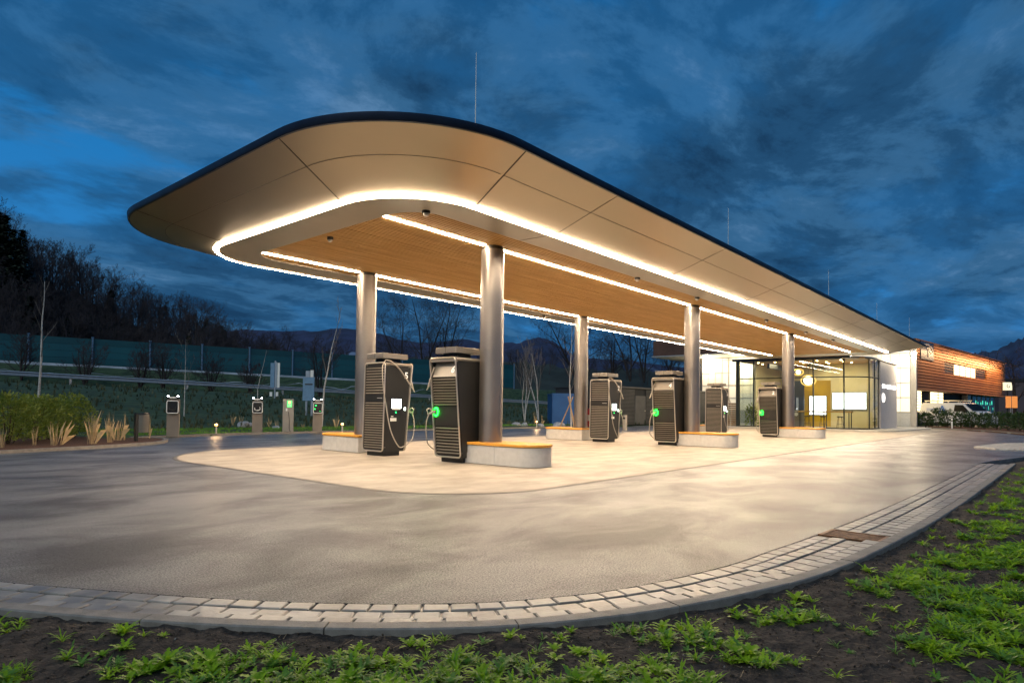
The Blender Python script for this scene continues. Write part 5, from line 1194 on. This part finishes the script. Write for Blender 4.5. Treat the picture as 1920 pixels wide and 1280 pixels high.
def monitor(name, x, y, w_, h, z, lab):
    t = thing(name, lab, 'screen', (x, y, z)); g = MB(); g.box(-.04, 0, -w_ / 2, w_ / 2, -h / 2, h / 2); g.build('housing', 'black', t, smooth=False)
    g = MB(); g.box(-.045, -.041, -w_ / 2 + .03, w_ / 2 - .03, -h / 2 + .03, h / 2 - .03); g.build('display', 'tv', t, smooth=False); return t
monitor('wall_monitor', 47.15, 10.75, 2.1, 1.15, 1.85, 'large bright wall monitor behind the high table'); monitor('info_screen', 48.25, 13.0, 1.15, 1.35, 1.55, 'pale bluish standing info screen left of the large monitor')
t = thing('vending_counter', 'brown counter with two round white dials behind the far column', 'counter', (44.0, 13.35, .075)); g = MB(); g.box(0, .6, -.5, .5, 0, 1.05); g.build('cabinet', 'pylon', t, smooth=False)
for y in (-.16, .16):
    g = MB(); g.tube([(-.03, y, .86), (0, y, .86)], .12, 16); g.build('dial', 'label', t)
g = MB(); g.box(0, .6, -.5, .5, 1.055, 1.10); g.build('worktop', 'trim', t, smooth=False)
t = thing('coffee_machine', 'black drinks machine with small red light on the brown counter', 'drinks machine', (44.1, 13.55, 1.18)); g = MB(); g.box(0, .5, -.33, .33, 0, .85); g.build('casing', 'black', t, smooth=False)
g = MB(); g.box(-.008, 0, -.1, .1, .25, .6); g.build('light_panel', mat('red_glow', (.6, .05, .05), .4, emit=(1, .1, .08), es=2), t, smooth=False)
for i, (y, x, z, lab) in enumerate(((12.6, 44.6, 3.15, 'round white pendant lamp in a golden ring, larger one behind the pavilion glass'), (13.4, 45.2, 3.75, 'small bright pendant lamp right of the farthest column'))):
    t = thing('pendant_lamp', lab, 'pendant lamp', (x, y, z), 0, 'pendant lamps inside the pavilion'); r = .30 if i == 0 else .16
    g = MB(); g.lathe((0, 0, 0), [(r * math.sin(PI * k / 10) + .002, -r * math.cos(PI * k / 10)) for k in range(11)], 20); g.build('globe', 'pend', t)
    g = MB(); g.tube([(.0, (r + .16) * math.cos(a), (r + .05) * math.sin(a)) for a in [2 * PI * k / 28 for k in range(28)]], .035, 8, closed=True); g.build('ring', 'gold', t)
    g = MB(); g.tube([(0, 0, r), (0, 0, 4.34 - z)], .006, 5); g.build('cord', 'black', t)
for i, (x, y, h, lab) in enumerate(((43.4, 15.9, 1.25, 'potted green plant inside the left glass corner of the pavilion'), (43.5, 14.4, 1.0, 'low green plant inside the glass behind charger two'))):
    shrub((x, y, .08), .42, h, 600 + i, lab, m='laurel', n=260, L=.2, W=.045, group='green plants inside the pavilion', name='potted_plant', cat='plant')
# planter with shrubs and timber pallet stack left of the pavilion
for i, (px, d, h, lab) in enumerate(((1352, 45.5, 1.6, 'green shrub in front of the glowing wall right of charger one'), (1345, 47, 1.2, 'shorter green shrub beside charger one before the glowing wall'))):
    p = at(px, 795, d); shrub((p.x, p.y, 0), .6, h, 620 + i, lab, m='laurel', n=420, L=.16, W=.04, group='shrubs by the glowing wall', name='wall_shrub')
p = at(1369, 796, 45); t = thing('pallet_stack', 'tall stack of light wooden pallets left of the pavilion glass', 'pallet stack', (p.x, p.y, 0), R_(-10))
for k in range(11):
    g = MB()
    for j in range(5): g.box(-.45, .45, -.4 + j * .18, -.3 + j * .18, .12 + k * .15, .145 + k * .15)
    for j in (-.4, 0, .32): g.box(-.45, .45, j, j + .09, .03 + k * .15, .118 + k * .15)
    g.build('pallet', 'stake', t, smooth=False)

# ------------------------------------------------------------------ copper clad building on the right
M['copper'] = mat('copper_louvre_cladding', (.46, .155, .04), .45, .35, col2=(.58, .23, .065), vscale=.35, island=.2)
M['winlit'] = mat('lit_window', (.9, .8, .5), .4, emit=(1, .80, .42), es=2.2, var=.0)
M['teal'] = mat('teal_lit_glass', (.05, .25, .2), .2, col2=(.02, .08, .10), vscale=1.2)
A2, B2 = Vector((57.5, 8.35, 0)), Vector((89.5, 4.7, 0)); dv_ = (B2 - A2).normalized(); nv_ = Vector((-dv_.y, dv_.x, 0)); Ln = (B2 - A2).length
t = thing('copper_building', 'long building clad in orange brown horizontal louvres with lit window bands', 'building', tuple(A2)); sh = tuple(A2)
P_ = lambda u, o=0, z=0: A2 + dv_ * u + nv_ * (-o) + Vector((0, 0, z))
def slab(g, u0, u1, o0, o1, z0, z1, mi=0):
    q = [P_(u0, o0), P_(u1, o0), P_(u1, o1), P_(u0, o1)]; g.prism([(p.x, p.y) for p in (q if True else q[::-1])][::-1], z0, z1, mi)
g = MB(); slab(g, 0, Ln, -8, -.12, 2.9, 6.85); g.build('upper_storey', 'browncl', t, shift=sh, smooth=False)
g = MB(); slab(g, 0, Ln, -8, -1.2, 0, 2.88); g.build('ground_storey', 'sheddark', t, shift=sh, smooth=False)
g = MB(); nl = 17
WB = (4.5, 5.4, 7.6, 23.2)      # window band z0,z1,u0,u1
for k in range(nl):
    z = 2.92 + (6.88 - 2.92) * k / nl
    if WB[0] < z + .1 < WB[1]: slab(g, 0, WB[2], -.1, 0, z, z + .17); slab(g, WB[3], Ln, -.1, 0, z, z + .17); g.bar(P_(WB[2] + .2, -.05, z + .06), P_(WB[3] - .2, -.05, z + .06), .04, .03)
    else: slab(g, 0, Ln, -.1, 0, z, z + .17)
g.build('louvre_cladding', 'copper', t, shift=sh, smooth=False)
g = MB(); slab(g, 11.0, 19.0, -.11, -.104, 4.5, 5.4); w1 = g.build('window', 'winlit', t, shift=sh, smooth=False); g = MB()
for u in (11.0, 13.0, 15.0, 17.0, 18.88): slab(g, u, u + .12, -.10, -.08, 4.5, 5.4)
g.build('window_frame', 'black', w1, shift=sh, smooth=False)
for ua, ub in ((7.6, 10.98), (19.02, 23.2)): g = MB(); slab(g, ua, ub, -.115, -.11, 4.5, 5.4); g.build('dark_window', 'black', t, shift=sh, smooth=False)
for u0, u1 in ((1.0, 5.4), (8.2, 12.0)):
    g = MB(); slab(g, u0, u1, -1.19, -1.15, 1.2, 2.9); w1 = g.build('window', 'winlit', t, shift=sh, smooth=False); g = MB()
    for k in range(7): z = 1.25 + k * .24; g.bar(P_(u0, -1.1, z), P_(u1, -1.1, z), .03, .05)
    g.bar(P_((u0 + u1) / 2, -1.08, 1.2), P_((u0 + u1) / 2, -1.08, 2.9), .05, .12); g.build('window_louvres', 'copper', w1, shift=sh, smooth=False)
g = MB(); slab(g, 21.5, Ln - .3, -1.15, -.9, 0, 2.85); w1 = g.build('shop_glass', 'teal', t, shift=sh, smooth=False)
g = MB()
for u in np.arange(21.5, Ln, 2.0): slab(g, u, u + .1, -.9, -.85, 0, 2.87)
slab(g, 18.4, 19.6, -1.1, -.6, 0, 2.87); g.build('mullions', 'alu', t, shift=sh, smooth=False)
M['tealglow'] = mat('teal_shop_light', (.1, .7, .5), .4, emit=(.1, 1, .65), es=.5)
for k in range(13): g = MB(); u = 22.2 + k * .72; z = 1.5 + .7 * math.sin(k * 2.1) ** 2; slab(g, u, u + .18 + .15 * (k % 3), -.899, -.89, z, z + .25 + .15 * (k % 2)); g.build('shop_light', 'tealglow', w1, shift=sh, smooth=False)
g = MB(); slab(g, Ln + .02, Ln + .2, -8, -.1, 2.9, 6.85); slab(g, Ln - 2.0, Ln - .2, .001, .05, 3.2, 4.5); slab(g, Ln - 1.0, Ln - .2, .001, .05, 4.8, 6.0); g.build('end_screen', 'browncl', t, shift=sh, smooth=False)
g = MB(); slab(g, 0.7, 4.2, .002, .06, 5.3, 6.7); pn = g.build('logo_panel', 'fascia', t, shift=sh, smooth=False)
g = MB()
for (u0, z0, u1, z1, w_) in ((1.6, 6.45, 2.5, 6.52, .14), (2.5, 6.52, 3.7, 6.3, .16), (3.7, 6.3, 3.8, 6.05, .14), (2.3, 6.25, 3.2, 6.2, .12), (2.7, 6.05, 3.5, 5.95, .15), (2.6, 6.0, 2.65, 5.55, .16), (2.7, 5.6, 3.5, 5.8, .12)):
    g.bar(P_(u0, .08, z0), P_(u1, .08, z1), .03, w_)
g.build('logo_strokes', 'alu', pn, shift=sh, smooth=False)
# added area lamps on an invented bracket bar, to wash the copper facade
g = MB(); g.bar(P_(1, 1.25, 6.25), P_(Ln - 1, 1.25, 6.25), .10, .07)
for u in np.arange(1.5, Ln, 5): g.bar(P_(u, 0, 6.3), P_(u, 1.2, 6.28), .04, .04)
g.build('added_wash_bar', 'browncl', t, shift=sh, smooth=False)
for u, e in ((26.5, 200), (19.5, 160), (12.5, 120), (4.5, 80)):
    l = bpy.data.lights.new('facade_fill', 'AREA'); l.shape = 'RECTANGLE'; l.size = 7.5; l.size_y = .15; l.energy = e; l.color = (1, .62, .3); o = bpy.data.objects.new('facade_fill', l); C.objects.link(o); o.parent = t
    c = P_(u, 1.22, 6.18); o.location = c - A2; d_ = (P_(u, 0, 4.6) - c).normalized(); xx_ = dv_; yy_ = (-d_).cross(xx_).normalized(); o.rotation_euler = Matrix((xx_, yy_, -d_)).transposed().to_euler()

# white van
def van():
    p = at(1792, 790, 50.5); t = thing('van', 'white panel van with roof rack and blue side mark parked behind the right hedge', 'van', (p.x, p.y, 0), R_(-118))
    W = .92; prof = [(-2.3, .35), (-2.32, 1.0), (-2.25, 1.75), (-2.05, 1.92), (.9, 1.92), (1.15, 1.86), (1.85, 1.28), (2.45, 1.08), (2.62, .85), (2.62, .35)]
    g = MB(); n = len(prof); tw = lambda z: W - max(0, z - 1.0) * .12
    M['vanwhite'] = mat('white_van_paint', (.62, .64, .70), .3, coat=.5, var=.03)
    g.add([(x, s * tw(z), z) for s in (-1, 1) for x, z in prof], [tuple(range(n)), tuple(range(2 * n - 1, n - 1, -1))] + [(j, n + j, n + (j + 1) % n, (j + 1) % n) for j in range(n)]); b = g.build('body', 'vanwhite', t, smooth=False)
    g = MB(); a, c = (1.19, 1.84), (1.83, 1.31); g.add([(a[0] + .02, -.74, a[1] - .0), (a[0] + .02, .74, a[1]), (c[0] + .03, .84, c[1] + .0), (c[0] + .03, -.84, c[1])], [(0, 1, 2, 3), (3, 2, 1, 0)]); g.v = [(x, y, z + .012) for x, y, z in g.v]; g.build('windscreen', 'black', t, smooth=False)
    for s in (-1, 1):
        g = MB(); q = [(.45, 1.25), (1.62, 1.25), (1.12, 1.74), (.5, 1.76)]; g.add([(x, s * (tw(z) + .006), z) for x, z in q], [(0, 1, 2, 3), (3, 2, 1, 0)]); g.build('side_window', 'black', t, smooth=False)
        g = MB(); g.box(1.35, 1.5, s * (W + .02) if s > 0 else -W - .2, W + .2 if s > 0 else -W - .02, 1.18, 1.36); g.build('wing_mirror', 'black', t, smooth=False)
        g = MB(); g.box(2.60, 2.64, s * .55 - .2, s * .55 + .2, .72, .9); g.build('headlight', 'label', t, smooth=False)
    for x in (-1.45, 1.65):
        for s in (-1, 1):
            g = MB(); g.tube([(x, s * (W - .16), .32), (x, s * (W + .02), .32)], .32, 20); wl = g.build('wheel', 'black', t); g = MB(); g.tube([(x, s * (W + .0), .32), (x, s * (W + .03), .32)], .19, 16); g.build('rim', 'steel', wl)
    g = MB()
    for y in (-.7, .7): g.bar((-2.0, y, 2.08), (.8, y, 2.08), .04, .06)
    for x in (-1.9, -1.0, -.1, .7): g.bar((x, -.75, 2.05), (x, .75, 2.05), .04, .03); g.box(x - .02, x + .02, -.72, -.68, 1.9, 2.05); g.box(x - .02, x + .02, .68, .72, 1.9, 2.05)
    g.build('roof_rack', 'trim', t, smooth=False)
    M['vanblue'] = mat('blue_vehicle_mark', (.05, .16, .5), .4, var=.05)
    for s in (-1, 1):
        g = MB(); yy = s * (W + .008)
        for (x0, z0, x1, z1) in ((-.75, 1.0, -.45, 1.7), (-.45, 1.7, -.15, 1.0), (-.45, 1.45, -.3, 1.05)): g.bar((x0, yy * .985, z0), (x1, yy * .965, z1), .02, .09, up=(1, 0, 0))
        g.box(-1.7, -1.1, min(yy * .97, yy * .975), max(yy * .97, yy * .975), 1.42, 1.46); g.box(-1.7, -1.25, min(yy * .97, yy * .975), max(yy * .97, yy * .975), 1.3, 1.33); g.build('side_mark', 'vanblue', t, smooth=False)
van()
# signs at the far right
p = at(1889, 724, 62); t = thing('cube_sign', 'square illuminated white sign at the corner of the copper building', 'sign', (p.x, p.y, p.z), R_(-60)); M['lightbox'] = mat('sign_lightbox', (.9, .85, .65), .4, emit=(1, .9, .6), es=.5)
g = MB(); g.box(-.35, .35, -.1, .1, -.38, .38); g.build('lightbox', 'lightbox', t, smooth=False); g = MB(); g.tube([(.02 + .12 * math.cos(a), -.11, .02 + .14 * math.sin(a)) for a in [PI * (.6 + 1.5 * k / 12) for k in range(13)]], .025, 6); g.build('emblem', 'black', t)
g = MB(); g.box(-.04, .04, .1, .5, -.05, .05); g.box(-.04, .04, .0, .08, -p.z, -.38); g.build('bracket', 'black', t, smooth=False)
p = at(1897, 780, 47); t = thing('panel_sign', 'orange lit double panel sign on two posts at the right edge', 'sign', (p.x, p.y, 0), R_(-62))
for s in (-1, 1):
    g = MB(); g.box(s * .20 - .17, s * .20 + .17, -.02, .02, 1.55, 2.4); g.build('panel', 'orange', t, smooth=False); g = MB(); g.box(s * .05 - .015, s * .05 + .015, .02, .06, 0, 2.4); g.build('post', 'steel', t, smooth=False)
for px in (1803,):
    p = at(1785, 800, 44.5); t = thing('marker_post', 'short white marker post standing in the right hedge', 'marker post', (p.x, p.y, 0)); g = MB(); g.prism(rrect(-.06, .06, -.04, .04, .01, 2), 0, .75, bevel=.01); g.build('post', 'label', t, smooth=False); g = MB(); g.box(-.062, .062, -.042, .042, .55, .62); g.build('band', 'black', t, smooth=False)
M['farwall'] = mat('dim_far_building', (.10, .075, .085), .8, var=.15, vscale=.2)
p = at(1925, 790, 105); t = thing('far_building', 'dim grey purple building behind the bare tree at the right edge', 'building', (p.x, p.y, 0), R_(-50)); g = MB(); g.box(-4.5, 14, 0, 9, 0, 6.4); g.build('wall', 'farwall', t, smooth=False); g = MB(); g.box(-4.7, 14.2, -.2, 9.2, 6.405, 6.8); g.build('roof', 'sheddark', t, smooth=False); g = MB()
for k in range(5): g.box(-3 + k * 3, -2 + k * 3, -.03, -.005, 2, 3.2)
g.build('windows', 'winlit' if False else 'black', t, smooth=False)
